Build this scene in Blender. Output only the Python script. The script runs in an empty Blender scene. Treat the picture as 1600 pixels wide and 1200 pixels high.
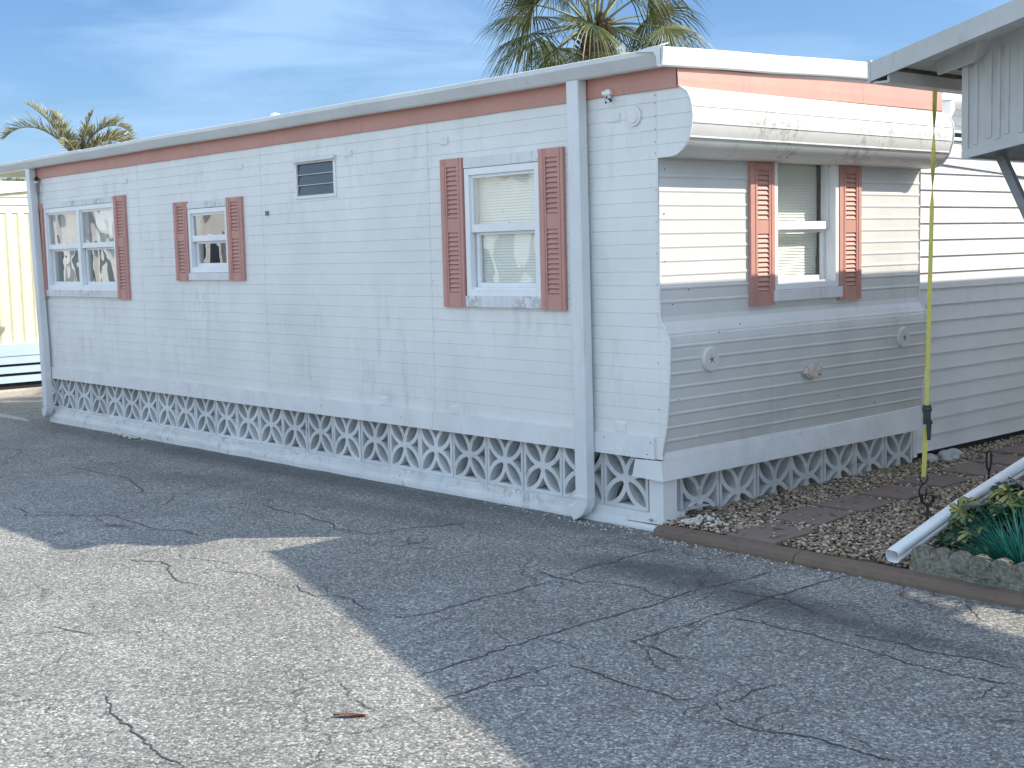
import bpy, bmesh, math, random
import numpy as np
from mathutils import Vector, Matrix, noise
random.seed(7)
S = bpy.context.scene
COL = S.collection

# ------------------------------------------------------------------ camera, sky, sun, exposure
cam_d = bpy.data.cameras.new("camera"); cam = bpy.data.objects.new("camera", cam_d); COL.objects.link(cam)
rt = Vector((0.66808385, 0.74367907, -0.02460512)); up = Vector((-0.05840591, 0.08537711, 0.99463536)); fw = Vector((-0.74179021, 0.66306274, -0.10047432))
mw = Matrix.Identity(4)
for i in range(3):
    mw[i][0] = rt[i]; mw[i][1] = up[i]; mw[i][2] = -fw[i]
mw[0][3], mw[1][3], mw[2][3] = 5.592, -6.281, 1.833
cam.matrix_world = mw
cam_d.sensor_fit = 'HORIZONTAL'; cam_d.angle_x = 2*math.atan(800/2045.23)
cam_d.clip_start = 0.05; cam_d.clip_end = 2000
S.camera = cam
S.view_settings.view_transform = 'Standard'; S.view_settings.look = 'None'
S.view_settings.exposure = 0.96; S.view_settings.gamma = 1.0
SUN = Vector((0.92, 0.896, 1.0)).normalized()          # towards the sun
EL = math.asin(SUN.z); AZ = math.atan2(SUN.x, SUN.y)
sd = bpy.data.lights.new("sun", 'SUN'); sd.energy = 3.55; sd.angle = math.radians(0.55); sd.color = (1.0, 0.91, 0.76)
so = bpy.data.objects.new("sun", sd); COL.objects.link(so); so.location = (20, 20, 25)
so.rotation_euler = (-SUN).to_track_quat('-Z', 'Y').to_euler()
w = bpy.data.worlds.new("World"); S.world = w; w.use_nodes = True
wn = w.node_tree.nodes; wl = w.node_tree.links; wn.clear()
sky = wn.new('ShaderNodeTexSky'); sky.sky_type = 'NISHITA'; sky.sun_disc = False
sky.sun_elevation = EL; sky.sun_rotation = AZ; sky.air_density = 1.0; sky.dust_density = 0.8; sky.ozone_density = 2.0
bg = wn.new('ShaderNodeBackground'); bg.inputs[1].default_value = 0.15
wo = wn.new('ShaderNodeOutputWorld')
tc = wn.new('ShaderNodeTexCoord')
mp = wn.new('ShaderNodeMapping'); mp.inputs['Scale'].default_value = (1.6, 1.0, 6.5); mp.inputs['Rotation'].default_value = (0.12, 0.25, 0.7); mp.inputs['Location'].default_value = (0.35, 0.2, 0.4)
n1 = wn.new('ShaderNodeTexNoise'); n1.inputs['Scale'].default_value = 2.4; n1.inputs['Detail'].default_value = 8; n1.inputs['Roughness'].default_value = 0.56; n1.inputs['Distortion'].default_value = 0.7
r1 = wn.new('ShaderNodeValToRGB'); r1.color_ramp.elements[0].position = 0.42; r1.color_ramp.elements[1].position = 0.62
mul = wn.new('ShaderNodeMath'); mul.operation = 'MULTIPLY'; mul.inputs[1].default_value = 0.85
mx = wn.new('ShaderNodeMix'); mx.data_type = 'RGBA'; mx.inputs[7].default_value = (4.9, 5.9, 6.7, 1)
mp.inputs['Location'].default_value = (0.9, 0.1, 0.65); wl.new(tc.outputs['Generated'], mp.inputs['Vector']); wl.new(mp.outputs[0], n1.inputs['Vector']); wl.new(n1.outputs['Fac'], r1.inputs[0])
wl.new(r1.outputs[0], mul.inputs[0]); wl.new(mul.outputs[0], mx.inputs[0]); wl.new(sky.outputs[0], mx.inputs[6])
# sky multiplied deeper and bluer towards the camera's view, left bright elsewhere
dt = wn.new('ShaderNodeVectorMath'); dt.operation = 'DOT_PRODUCT'; dt.inputs[1].default_value = Vector((-0.78, 0.62, 0.05)).normalized()
r2 = wn.new('ShaderNodeValToRGB'); r2.color_ramp.elements[0].position = 0.35; r2.color_ramp.elements[1].position = 0.80
r2.color_ramp.elements[0].color = (1.0, 1.0, 1.0, 1); r2.color_ramp.elements[1].color = (0.33, 0.425, 0.555, 1)
m2 = wn.new('ShaderNodeMix'); m2.data_type = 'RGBA'; m2.blend_type = 'MULTIPLY'; m2.inputs[0].default_value = 1.0
wl.new(tc.outputs['Generated'], dt.inputs[0]); wl.new(dt.outputs['Value'], r2.inputs[0]); wl.new(mx.outputs[2], m2.inputs[6]); wl.new(r2.outputs[0], m2.inputs[7])
wl.new(m2.outputs[2], bg.inputs[0]); wl.new(bg.outputs[0], wo.inputs[0])

# ------------------------------------------------------------------ helpers
def tag(o, label=None, cat=None, group=None, kind=None):
    if label: o['label'] = label
    if cat: o['category'] = cat
    if group: o['group'] = group
    if kind: o['kind'] = kind
    return o
def thing(name, loc, label, cat, group=None):
    o = bpy.data.objects.new(name, None); COL.objects.link(o); o.location = loc
    o.empty_display_size = 0.2
    return tag(o, label, cat, group)
class M:
    def __init__(s): s.v = []; s.f = []
    def add(s, vs, fs):
        b = len(s.v); s.v += [tuple(p) for p in vs]; s.f += [tuple(b+i for i in f) for f in fs]; return s
    def box(s, x0, x1, y0, y1, z0, z1, mat=None):
        vs = [(x0,y0,z0),(x1,y0,z0),(x1,y1,z0),(x0,y1,z0),(x0,y0,z1),(x1,y0,z1),(x1,y1,z1),(x0,y1,z1)]
        if mat is not None: vs = [mat @ Vector(p) for p in vs]
        return s.add(vs, [(0,3,2,1),(4,5,6,7),(0,1,5,4),(1,2,6,5),(2,3,7,6),(3,0,4,7)])
    def hexa(s, p):        # eight corners: bottom ring then top ring
        return s.add(p, [(0,3,2,1),(4,5,6,7),(0,1,5,4),(1,2,6,5),(2,3,7,6),(3,0,4,7)])
    def prism(s, poly, axis, a, b):   # poly in the two other axes
        def P(u, v, t): return (t,u,v) if axis == 0 else ((u,t,v) if axis == 1 else (u,v,t))
        n = len(poly)
        vs = [P(u,v,a) for u,v in poly]+[P(u,v,b) for u,v in poly]
        return s.add(vs, [tuple(range(n))[::-1], tuple(range(n,2*n))]+[(i,(i+1)%n,n+(i+1)%n,n+i) for i in range(n)])
    def sheet(s, rows):    # rows of points -> quads
        n = len(rows[0]); vs = [p for r in rows for p in r]
        return s.add(vs, [(i*n+j, i*n+j+1, (i+1)*n+j+1, (i+1)*n+j) for i in range(len(rows)-1) for j in range(n-1)])
    def tube(s, path, r, n=8, cap=True, sq=None):
        path = [Vector(p) for p in path]; rings = []
        rs = r if isinstance(r, (list, tuple)) else [r]*len(path)
        pn = None
        for i, p in enumerate(path):
            d = (path[min(i+1, len(path)-1)]-path[max(i-1, 0)]).normalized()
            if pn is None:
                a = Vector((0,0,1)) if abs(d.z) < 0.9 else Vector((1,0,0)); pn = d.cross(a).normalized()
            else: pn = (pn-d*pn.dot(d)).normalized()
            b = d.cross(pn)
            if sq: rings.append([p+pn*(u*sq[0]/2)+b*(v*sq[1]/2) for u, v in ((-1,-1),(1,-1),(1,1),(-1,1))])
            else: rings.append([p+(pn*math.cos(t)+b*math.sin(t))*rs[i] for t in [2*math.pi*k/n for k in range(n)]])
        m = len(rings[0]); vs = [q for r_ in rings for q in r_]
        fs = [(i*m+j, i*m+(j+1)%m, (i+1)*m+(j+1)%m, (i+1)*m+j) for i in range(len(rings)-1) for j in range(m)]
        if cap: fs += [tuple(range(m))[::-1], tuple(range((len(rings)-1)*m, len(rings)*m))]
        return s.add(vs, fs)
    def build2(s, other, m2, name, mat, parent=None):
        n0 = len(s.f); s.add(other.v, other.f); o = s.build(name, mat, parent, recalc=False); o.data.materials.append(m2)
        for p in o.data.polygons[n0:]: p.material_index = 1
        return o
    def build(s, name, mat, parent=None, smooth=False, bevel=0, label=None, recalc=True, solid=0, angle=None):
        me = bpy.data.meshes.new(name); me.from_pydata(s.v, [], s.f)
        if recalc:
            bm = bmesh.new(); bm.from_mesh(me); bmesh.ops.recalc_face_normals(bm, faces=bm.faces); bm.to_mesh(me); bm.free()
        me.materials.append(mat)
        o = bpy.data.objects.new(name, me); COL.objects.link(o)
        if smooth: me.polygons.foreach_set('use_smooth', [True]*len(me.polygons))
        if solid:
            q = o.modifiers.new('solid', 'SOLIDIFY'); q.thickness = solid; q.offset = 0
        if bevel:
            b = o.modifiers.new('bevel', 'BEVEL'); b.width = bevel; b.segments = 2; b.limit_method = 'ANGLE'
        if parent: attach(o, parent)
        if label: o['label'] = label
        return o
def wmat(o):
    m = o.matrix_basis
    return (wmat(o.parent) @ o.matrix_parent_inverse @ m) if o.parent else m.copy()
def attach(o, parent):
    o.parent = parent; o.matrix_parent_inverse = wmat(parent).inverted()
def sh(name):
    m = bpy.data.materials.new(name); m.use_nodes = True
    n = m.node_tree.nodes; l = m.node_tree.links
    return m, n, l, n['Principled BSDF']
def N(n, t, **k):
    o = n.new('ShaderNode'+t)
    for a, b in k.items():
        if a in ('operation','data_type','blend_type','feature','interpolation_type','wave_type','bands_direction'): setattr(o, a, b)
        else: o.inputs[a.replace('_',' ')].default_value = b
    return o
def ramp(n, *st):
    r = n.new('ShaderNodeValToRGB'); e = r.color_ramp.elements
    while len(e) < len(st): e.new(0.5)
    for i, (p, c) in enumerate(st):
        e[i].position = p; e[i].color = (c, c, c, 1) if isinstance(c, (int, float)) else (*c, 1)
    return r
def painted(name, col, dirt=0.25, dcol=(0.30,0.29,0.28), rough=0.5, scale=1.0, streak=True, bump=0.12, spot=0.5, metal=0, vary=0, peel=0):
    """weathered paint: broad tone drift, vertical streaks, scuffs and small specks"""
    m, n, l, b = sh(name)
    t = n.new('ShaderNodeNewGeometry')
    base = N(n, 'RGB' if False else 'Mix', data_type='RGBA')
    base.inputs[6].default_value = (*col, 1); base.inputs[7].default_value = (*[c*0.86 for c in col], 1)
    na = N(n, 'TexNoise', Scale=1.3*scale, Detail=5.0, Roughness=0.6); ra = ramp(n, (0.35, 0), (0.75, 1))
    l.new(t.outputs['Position'], na.inputs['Vector']); l.new(na.outputs[0], ra.inputs[0]); l.new(ra.outputs[0], base.inputs[0])
    mpg = n.new('ShaderNodeMapping'); mpg.inputs['Scale'].default_value = (9*scale, 9*scale, 2.6*scale) if streak else (4*scale, 4*scale, 4*scale)
    nb = N(n, 'TexNoise', Scale=1.0, Detail=8.0, Roughness=0.68); rb = ramp(n, (0.50, 0), (0.72, 1))
    l.new(t.outputs['Position'], mpg.inputs[0]); l.new(mpg.outputs[0], nb.inputs['Vector']); l.new(nb.outputs[0], rb.inputs[0])
    nm = N(n, 'TexNoise', Scale=0.9*scale, Detail=2.0); rm = ramp(n, (0.42, 0), (0.68, 1))
    l.new(t.outputs['Position'], nm.inputs['Vector']); l.new(nm.outputs[0], rm.inputs[0])
    q = N(n, 'Math', operation='MULTIPLY'); l.new(rb.outputs[0], q.inputs[0]); l.new(rm.outputs[0], q.inputs[1])
    q2 = N(n, 'Math', operation='MULTIPLY'); l.new(q.outputs[0], q2.inputs[0]); q2.inputs[1].default_value = dirt
    mixd = N(n, 'Mix', data_type='RGBA'); mixd.inputs[7].default_value = (*dcol, 1)
    l.new(q2.outputs[0], mixd.inputs[0]); l.new(base.outputs[2], mixd.inputs[6])
    nc = N(n, 'TexNoise', Scale=55.0, Detail=2.0); rc = ramp(n, (0.70, 0), (0.76, spot))
    l.new(t.outputs['Position'], nc.inputs['Vector']); l.new(nc.outputs[0], rc.inputs[0])
    qq = N(n, 'Math', operation='MULTIPLY'); l.new(rc.outputs[0], qq.inputs[0]); l.new(rm.outputs[0], qq.inputs[1])
    mixs = N(n, 'Mix', data_type='RGBA'); mixs.inputs[7].default_value = (*dcol, 1)
    l.new(qq.outputs[0], mixs.inputs[0]); l.new(mixd.outputs[2], mixs.inputs[6])
    out = mixs.outputs[2]
    if peel:
        np_ = N(n, 'TexNoise', Scale=17.0, Detail=9.0, Roughness=0.72); rp = ramp(n, (0.62-peel*0.1, 0), (0.64-peel*0.1, 1))
        l.new(t.outputs['Position'], np_.inputs['Vector']); l.new(np_.outputs[0], rp.inputs[0])
        nq = N(n, 'TexNoise', Scale=1.7, Detail=2.0); rq = ramp(n, (0.5, 0), (0.6, 1)); l.new(t.outputs['Position'], nq.inputs['Vector']); l.new(nq.outputs[0], rq.inputs[0])
        qp = N(n, 'Math', operation='MULTIPLY'); l.new(rp.outputs[0], qp.inputs[0]); l.new(rq.outputs[0], qp.inputs[1])
        qp2 = N(n, 'Math', operation='MULTIPLY'); l.new(qp.outputs[0], qp2.inputs[0]); qp2.inputs[1].default_value = 0.6
        mxp = N(n, 'Mix', data_type='RGBA'); mxp.inputs[7].default_value = (0.33, 0.30, 0.28, 1)
        l.new(qp2.outputs[0], mxp.inputs[0]); l.new(out, mxp.inputs[6]); out = mxp.outputs[2]
    if vary:
        oi = n.new('ShaderNodeObjectInfo'); ro = ramp(n, (0.0, 0.86), (1.0, 1.06)); l.new(oi.outputs['Random'], ro.inputs[0])
        mv_ = N(n, 'Mix', data_type='RGBA', blend_type='MULTIPLY'); mv_.inputs[0].default_value = 1.0; l.new(out, mv_.inputs[6]); l.new(ro.outputs[0], mv_.inputs[7]); out = mv_.outputs[2]
    l.new(out, b.inputs['Base Color'])
    b.inputs['Roughness'].default_value = rough; b.inputs['Metallic'].default_value = metal
    nd = N(n, 'TexNoise', Scale=14.0, Detail=6.0, Roughness=0.6); bp = N(n, 'Bump', Strength=bump, Distance=0.01)
    l.new(t.outputs['Position'], nd.inputs['Vector']); l.new(nd.outputs[0], bp.inputs['Height']); l.new(bp.outputs[0], b.inputs['Normal'])
    return m
def simple(name, col, rough=0.6, var=0.25, scale=8.0, bump=0.2, metal=0, trans=0):
    m, n, l, b = sh(name); t = n.new('ShaderNodeTexCoord')
    a = N(n, 'TexNoise', Scale=scale, Detail=6.0, Roughness=0.65)
    r = ramp(n, (0.3, tuple(c*(1-var) for c in col)), (0.7, tuple(min(1, c*(1+var)) for c in col)))
    l.new(t.outputs['Object'], a.inputs['Vector']); l.new(a.outputs[0], r.inputs[0]); l.new(r.outputs[0], b.inputs['Base Color'])
    b.inputs['Roughness'].default_value = rough; b.inputs['Metallic'].default_value = metal
    if bump:
        bp = N(n, 'Bump', Strength=bump, Distance=0.01); l.new(a.outputs[0], bp.inputs['Height']); l.new(bp.outputs[0], b.inputs['Normal'])
    return m
def leafmat(name, cols, rough=0.45, transl=0.25):
    """leaves: colour differs leaf by leaf (random per island), some light passes through"""
    m, n, l, b = sh(name)
    g = n.new('ShaderNodeNewGeometry')
    st = [(i/max(1, len(cols)-1), c) for i, c in enumerate(cols)]
    r = ramp(n, *st); l.new(g.outputs['Random Per Island'], r.inputs[0]); l.new(r.outputs[0], b.inputs['Base Color'])
    b.inputs['Roughness'].default_value = rough
    tr = n.new('ShaderNodeBsdfTranslucent'); l.new(r.outputs[0], tr.inputs[0])
    mxs = n.new('ShaderNodeMixShader'); mxs.inputs[0].default_value = transl
    l.new(b.outputs[0], mxs.inputs[1]); l.new(tr.outputs[0], mxs.inputs[2]); l.new(mxs.outputs[0], n['Material Output'].inputs[0])
    return m

MAT = {}
MAT['white'] = painted('white_siding_paint', (0.79,0.79,0.775), dirt=0.5, dcol=(0.36,0.34,0.35), rough=0.42)
MAT['front'] = painted('white_front_paint', (0.67,0.67,0.66), dirt=0.45, dcol=(0.42,0.41,0.39), rough=0.42, scale=1.3)
MAT['roll'] = painted('peeling_white_paint', (0.66,0.66,0.64), dirt=0.6, dcol=(0.34,0.33,0.31), rough=0.5, peel=1, streak=False)
MAT['trimw'] = painted('white_trim_paint', (0.78,0.78,0.79), dirt=0.3, rough=0.45, scale=3, spot=0.8)
MAT['oldtrim'] = painted('cracked_white_trim', (0.74,0.74,0.75), dirt=0.5, rough=0.6, scale=3, peel=1.3)
MAT['vinyl'] = painted('window_vinyl', (0.84,0.85,0.86), dirt=0.08, rough=0.3, bump=0.02)
MAT['pink'] = painted('coral_band_paint', (0.55,0.27,0.215), dirt=0.35, dcol=(0.25,0.13,0.11), rough=0.5, scale=2)
MAT['shutter'] = painted('coral_shutter_plastic', (0.55,0.28,0.235), dirt=0.2, dcol=(0.3,0.14,0.12), rough=0.55, scale=3, spot=0.2)
MAT['alu'] = painted('white_aluminium', (0.72,0.735,0.745), dirt=0.4, dcol=(0.38,0.38,0.38), rough=0.35, scale=1.5)
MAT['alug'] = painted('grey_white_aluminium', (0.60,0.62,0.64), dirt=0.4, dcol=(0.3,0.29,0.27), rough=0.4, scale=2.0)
MAT['soffit'] = painted('soffit_panel', (0.74,0.74,0.72), dirt=0.3, rough=0.5, scale=2.0)
MAT['nb'] = painted('dull_grey_white_panel', (0.50,0.50,0.495), dirt=0.5, dcol=(0.2,0.19,0.17), rough=0.5, scale=2.0)
MAT['block'] = painted('painted_concrete_block', (0.70,0.71,0.72), dirt=0.6, dcol=(0.22,0.22,0.21), rough=0.8, scale=3, vary=1, bump=0.7, streak=False)
MAT['base'] = painted('painted_concrete_base', (0.70,0.71,0.71), dirt=0.75, dcol=(0.22,0.22,0.21), rough=0.85, scale=2.2, bump=0.8, streak=False, peel=0.6)
MAT['vsiding'] = painted('vinyl_siding', (0.74,0.74,0.75), dirt=0.12, rough=0.45, bump=0.05, spot=0)
MAT['yellow'] = painted('pale_yellow_panel', (0.84,0.81,0.56), dirt=0.1, dcol=(0.5,0.45,0.25), rough=0.5, bump=0.05)
MAT['shadeblue'] = painted('shade_tinted_board', (0.48,0.60,0.74), dirt=0.2, rough=0.5)  # pale boards made bluer, the tint of shade put into the colour
MAT['dark'] = simple('dark_void', (0.02,0.02,0.022), 0.9, 0.1)
MAT['black'] = simple('black_iron', (0.018,0.017,0.016), 0.5, 0.4, 30)
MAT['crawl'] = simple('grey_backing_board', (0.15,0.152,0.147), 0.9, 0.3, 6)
MAT['room'] = simple('dim_room_wall', (0.22,0.20,0.17), 0.9, 0.2, 3)
MAT['blind'] = simple('ivory_blind_slat', (0.88,0.88,0.80), 0.5, 0.05, 4, 0)
MAT['curtain'] = simple('sheer_curtain', (0.48,0.48,0.44), 0.8, 0.12, 5, 0)
MAT['roofw'] = painted('white_roof_coat', (0.67,0.67,0.66), dirt=0.4, rough=0.7, streak=False)
MAT['curb'] = painted('brown_kerb_concrete', (0.175,0.125,0.095), dirt=0.9, dcol=(0.07,0.06,0.05), rough=0.85, scale=5, bump=0.7, streak=False)
MAT['slab'] = painted('brown_paver', (0.23,0.17,0.145), vary=1, dirt=0.6, dcol=(0.10,0.08,0.07), rough=0.85, scale=4, bump=0.4, streak=False)
MAT['edging'] = simple('weathered_concrete_edging', (0.21,0.195,0.16), 0.95, 0.62, 42, 1.0)
MAT['rock'] = simple('pale_rock', (0.42,0.42,0.41), 0.85, 0.3, 20, 0.6)
MAT['strap'] = simple('yellow_webbing', (0.58,0.52,0.12), 0.7, 0.12, 60, 0.3)
MAT['ratchet'] = simple('green_black_steel', (0.035,0.05,0.045), 0.4, 0.5, 40)
MAT['pipe'] = painted('white_drain_pipe', (0.76,0.78,0.80), dirt=0.25, rough=0.35, scale=3)
MAT['soil'] = simple('dark_soil', (0.035,0.028,0.022), 0.95, 0.5, 30, 0.8)
MAT['shell'] = simple('shell_plaque', (0.60,0.50,0.44), 0.7, 0.35, 30, 0.5)
MAT['star'] = simple('brown_star', (0.20,0.13,0.10), 0.8, 0.3, 30)
MAT['deadleaf'] = simple('dead_leaf', (0.16,0.05,0.03), 0.7, 0.3, 30)
MAT['grey'] = simple('grey_plastic', (0.20,0.21,0.22), 0.5, 0.2, 20)
# thin window glass: clear, with a slightly wavy mirror reflection
def glass(name, wav=0.02, refl=0.14):
    m, n, l, b = sh(name); n.remove(b)
    t = n.new('ShaderNodeTexCoord'); a = N(n, 'TexNoise', Scale=2.6, Detail=1.0)
    bp = N(n, 'Bump', Strength=wav, Distance=1.0); l.new(t.outputs['Object'], a.inputs['Vector']); l.new(a.outputs[0], bp.inputs['Height'])
    g = n.new('ShaderNodeBsdfGlossy'); g.inputs['Roughness'].default_value = 0.01; g.inputs['Color'].default_value = (1,1,1,1); l.new(bp.outputs[0], g.inputs['Normal'])
    tr = n.new('ShaderNodeBsdfTransparent'); tr.inputs[0].default_value = (0.97,0.985,0.98,1)
    fr = n.new('ShaderNodeLayerWeight'); fr.inputs[0].default_value = 0.5; pw = N(n, 'Math', operation='POWER'); pw.inputs[1].default_value = 3.0; l.new(fr.outputs['Facing'], pw.inputs[0])
    mr = n.new('ShaderNodeMapRange'); mr.inputs['To Min'].default_value = refl; mr.inputs['To Max'].default_value = 0.85; l.new(pw.outputs[0], mr.inputs[0])
    mxs = n.new('ShaderNodeMixShader'); l.new(mr.outputs[0], mxs.inputs[0]); l.new(tr.outputs[0], mxs.inputs[1]); l.new(g.outputs[0], mxs.inputs[2]); l.new(mxs.outputs[0], n['Material Output'].inputs[0])
    return m
MAT['glass'] = glass('window_glass', 0.015, 0.22); MAT['glassf'] = glass('front_window_glass', 0.006, 0.04)
MAT['glassb'] = glass('side_window_glass', 0.02, 0.12)
MAT['louvre'] = simple('dark_louvre_glass', (0.03,0.04,0.055), 0.08, 0.2, 3, 0)

# asphalt: light worn aggregate, dark binder, broad mottling, stains with their own outline
def asphalt():
    m, n, l, b = sh('worn_asphalt'); t = n.new('ShaderNodeTexCoord'); V = t.outputs['Object']
    v = N(n, 'TexVoronoi', Scale=88.0); l.new(V, v.inputs['Vector'])
    v2 = N(n, 'TexVoronoi', Scale=150.0); l.new(V, v2.inputs['Vector'])
    sep = n.new('ShaderNodeSeparateColor'); l.new(v.outputs['Color'], sep.inputs[0])
    r1_ = ramp(n, (0.0, (0.05,0.05,0.05)), (0.3, (0.17,0.168,0.163)), (0.8, (0.38,0.372,0.35)), (1.0, (0.75,0.73,0.66))); l.new(sep.outputs[0], r1_.inputs[0])
    sep2 = n.new('ShaderNodeSeparateColor'); l.new(v2.outputs['Color'], sep2.inputs[0])
    r2_ = ramp(n, (0.0, (0.08,0.08,0.08)), (1.0, (0.48,0.47,0.45))); l.new(sep2.outputs[0], r2_.inputs[0])
    m1 = N(n, 'Mix', data_type='RGBA'); m1.inputs[0].default_value = 0.35; l.new(r1_.outputs[0], m1.inputs[6]); l.new(r2_.outputs[0], m1.inputs[7])
    # binder showing dark between stones
    de = N(n, 'TexVoronoi', Scale=88.0, feature='DISTANCE_TO_EDGE'); l.new(V, de.inputs['Vector']); rde = ramp(n, (0.02, 0.55), (0.16, 1.0)); l.new(de.outputs[0], rde.inputs[0])
    m2 = N(n, 'Mix', data_type='RGBA', blend_type='MULTIPLY'); m2.inputs[0].default_value = 0.8; l.new(m1.outputs[2], m2.inputs[6]); l.new(rde.outputs[0], m2.inputs[7])
    nb = N(n, 'TexNoise', Scale=0.9, Detail=7.0, Roughness=0.62); l.new(V, nb.inputs['Vector']); rb = ramp(n, (0.3, 0.76), (0.7, 1.12)); l.new(nb.outputs[0], rb.inputs[0])
    m3 = N(n, 'Mix', data_type='RGBA', blend_type='MULTIPLY'); m3.inputs[0].default_value = 1.0; l.new(m2.outputs[2], m3.inputs[6]); l.new(rb.outputs[0], m3.inputs[7])
    nw = N(n, 'TexNoise', Scale=4.5, Detail=8.0, Roughness=0.7); l.new(V, nw.inputs['Vector'])
    cur = m3.outputs[2]
    # oil and damp stains: (centre x, y, half length, half width, turn, darkness)
    for cx, cy, a_, b_, rot, dk in [(0.62,-0.78,0.70,0.26,0.25,0.72),(1.55,-0.90,1.0,0.24,-0.08,0.74),(-4.6,-0.20,5.6,0.30,0.0,0.62),(-1.9,-0.75,1.6,0.22,0.1,0.42),
                                    (-4.4,-0.95,1.7,0.35,0.2,0.35),(-3.05,-2.32,0.16,0.05,0.3,0.75),(2.5,-0.95,0.5,0.10,0,0.5),(0.25,-0.45,0.5,0.12,0.1,0.4)]:
        mp_ = n.new('ShaderNodeMapping'); mp_.vector_type = 'TEXTURE'; mp_.inputs['Location'].default_value = (cx,cy,0); mp_.inputs['Rotation'].default_value = (0,0,rot); mp_.inputs['Scale'].default_value = (a_,b_,1)
        l.new(V, mp_.inputs[0])
        le = N(n, 'VectorMath', operation='LENGTH'); fl = N(n, 'VectorMath', operation='MULTIPLY'); fl.inputs[1].default_value = (1,1,0); l.new(mp_.outputs[0], fl.inputs[0]); l.new(fl.outputs[0], le.inputs[0])
        ad = N(n, 'Math', operation='MULTIPLY_ADD'); l.new(nw.outputs[0], ad.inputs[0]); ad.inputs[1].default_value = 1.0; l.new(le.outputs['Value'], ad.inputs[2])
        rr = ramp(n, (0.30, dk), (0.66, 0.0)); 
        sc = N(n, 'Math', operation='MULTIPLY'); sc.inputs[1].default_value = 0.38; l.new(ad.outputs[0], sc.inputs[0]); l.new(sc.outputs[0], rr.inputs[0])
        mm = N(n, 'Mix', data_type='RGBA'); mm.inputs[7].default_value = (0.055,0.056,0.06,1); l.new(rr.outputs[0], mm.inputs[0]); l.new(cur, mm.inputs[6]); cur = mm.outputs[2]
    # network of hairline cracks
    dn = N(n, 'TexNoise', Scale=2.2, Detail=5.0, Roughness=0.6); l.new(V, dn.inputs['Vector'])
    dm = N(n, 'VectorMath', operation='MULTIPLY_ADD'); dm.inputs[1].default_value = (0.5,0.5,0); l.new(dn.outputs['Color'], dm.inputs[0]); l.new(V, dm.inputs[2])
    for sc_, wd_, dk_, seed in ((0.95, 0.0085, 0.8, 0.0), (2.3, 0.012, 0.55, 7.0)):
        cv = N(n, 'TexVoronoi', Scale=sc_, feature='DISTANCE_TO_EDGE'); cv.voronoi_dimensions = '2D'; l.new(dm.outputs[0], cv.inputs['Vector'])
        cr_ = ramp(n, (wd_*0.35, 1.0), (wd_, 0.0)); l.new(cv.outputs['Distance'], cr_.inputs[0])
        ms = N(n, 'TexNoise', Scale=0.75, Detail=3.0); mo = N(n, 'VectorMath', operation='ADD'); mo.inputs[1].default_value = (seed, seed, 0); l.new(V, mo.inputs[0]); l.new(mo.outputs[0], ms.inputs['Vector'])
        mr_ = ramp(n, (0.44, 0.0), (0.56, dk_)); l.new(ms.outputs[0], mr_.inputs[0])
        mu = N(n, 'Math', operation='MULTIPLY'); l.new(cr_.outputs[0], mu.inputs[0]); l.new(mr_.outputs[0], mu.inputs[1])
        mm = N(n, 'Mix', data_type='RGBA'); mm.inputs[7].default_value = (0.045,0.045,0.048,1); l.new(mu.outputs[0], mm.inputs[0]); l.new(cur, mm.inputs[6]); cur = mm.outputs[2]
    l.new(cur, b.inputs['Base Color']); b.inputs['Roughness'].default_value = 0.88
    bp = N(n, 'Bump', Strength=0.55, Distance=0.004); l.new(v.outputs['Distance'], bp.inputs['Height']); bp.invert = True
    bp2 = N(n, 'Bump', Strength=0.35, Distance=0.02); l.new(nw.outputs[0], bp2.inputs['Height']); l.new(bp.outputs[0], bp2.inputs['Normal']); l.new(bp2.outputs[0], b.inputs['Normal'])
    return m
MAT['asphalt'] = asphalt()
MAT['crack'] = simple('crack_shadow', (0.05,0.05,0.053), 0.95, 0.4, 40, 0)
MAT['grass'] = simple('far_lawn', (0.07,0.09,0.03), 0.95, 0.4, 3, 0.5)
MAT['concrete'] = simple('pale_concrete', (0.42,0.39,0.34), 0.9, 0.15, 10, 0.3)
def pebmat(name, cols):
    m, n, l, b = sh(name); g = n.new('ShaderNodeNewGeometry')
    r = ramp(n, *[(i/(len(cols)-1), c) for i, c in enumerate(cols)]); l.new(g.outputs['Random Per Island'], r.inputs[0]); l.new(r.outputs[0], b.inputs['Base Color']); b.inputs['Roughness'].default_value = 0.7
    return m
MAT['pebble'] = pebmat('river_gravel', [(0.20,0.12,0.075),(0.38,0.26,0.17),(0.28,0.20,0.14),(0.52,0.41,0.29),(0.15,0.11,0.09),(0.44,0.34,0.24),(0.66,0.58,0.46),(0.33,0.30,0.27)])
MAT['gbase'] = simple('gravel_bed_base', (0.12,0.08,0.055), 0.95, 0.5, 60, 0.8)
MAT['whitepeb'] = pebmat('white_pebbles', [(0.5,0.49,0.44),(0.66,0.63,0.56),(0.40,0.36,0.29)])

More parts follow.
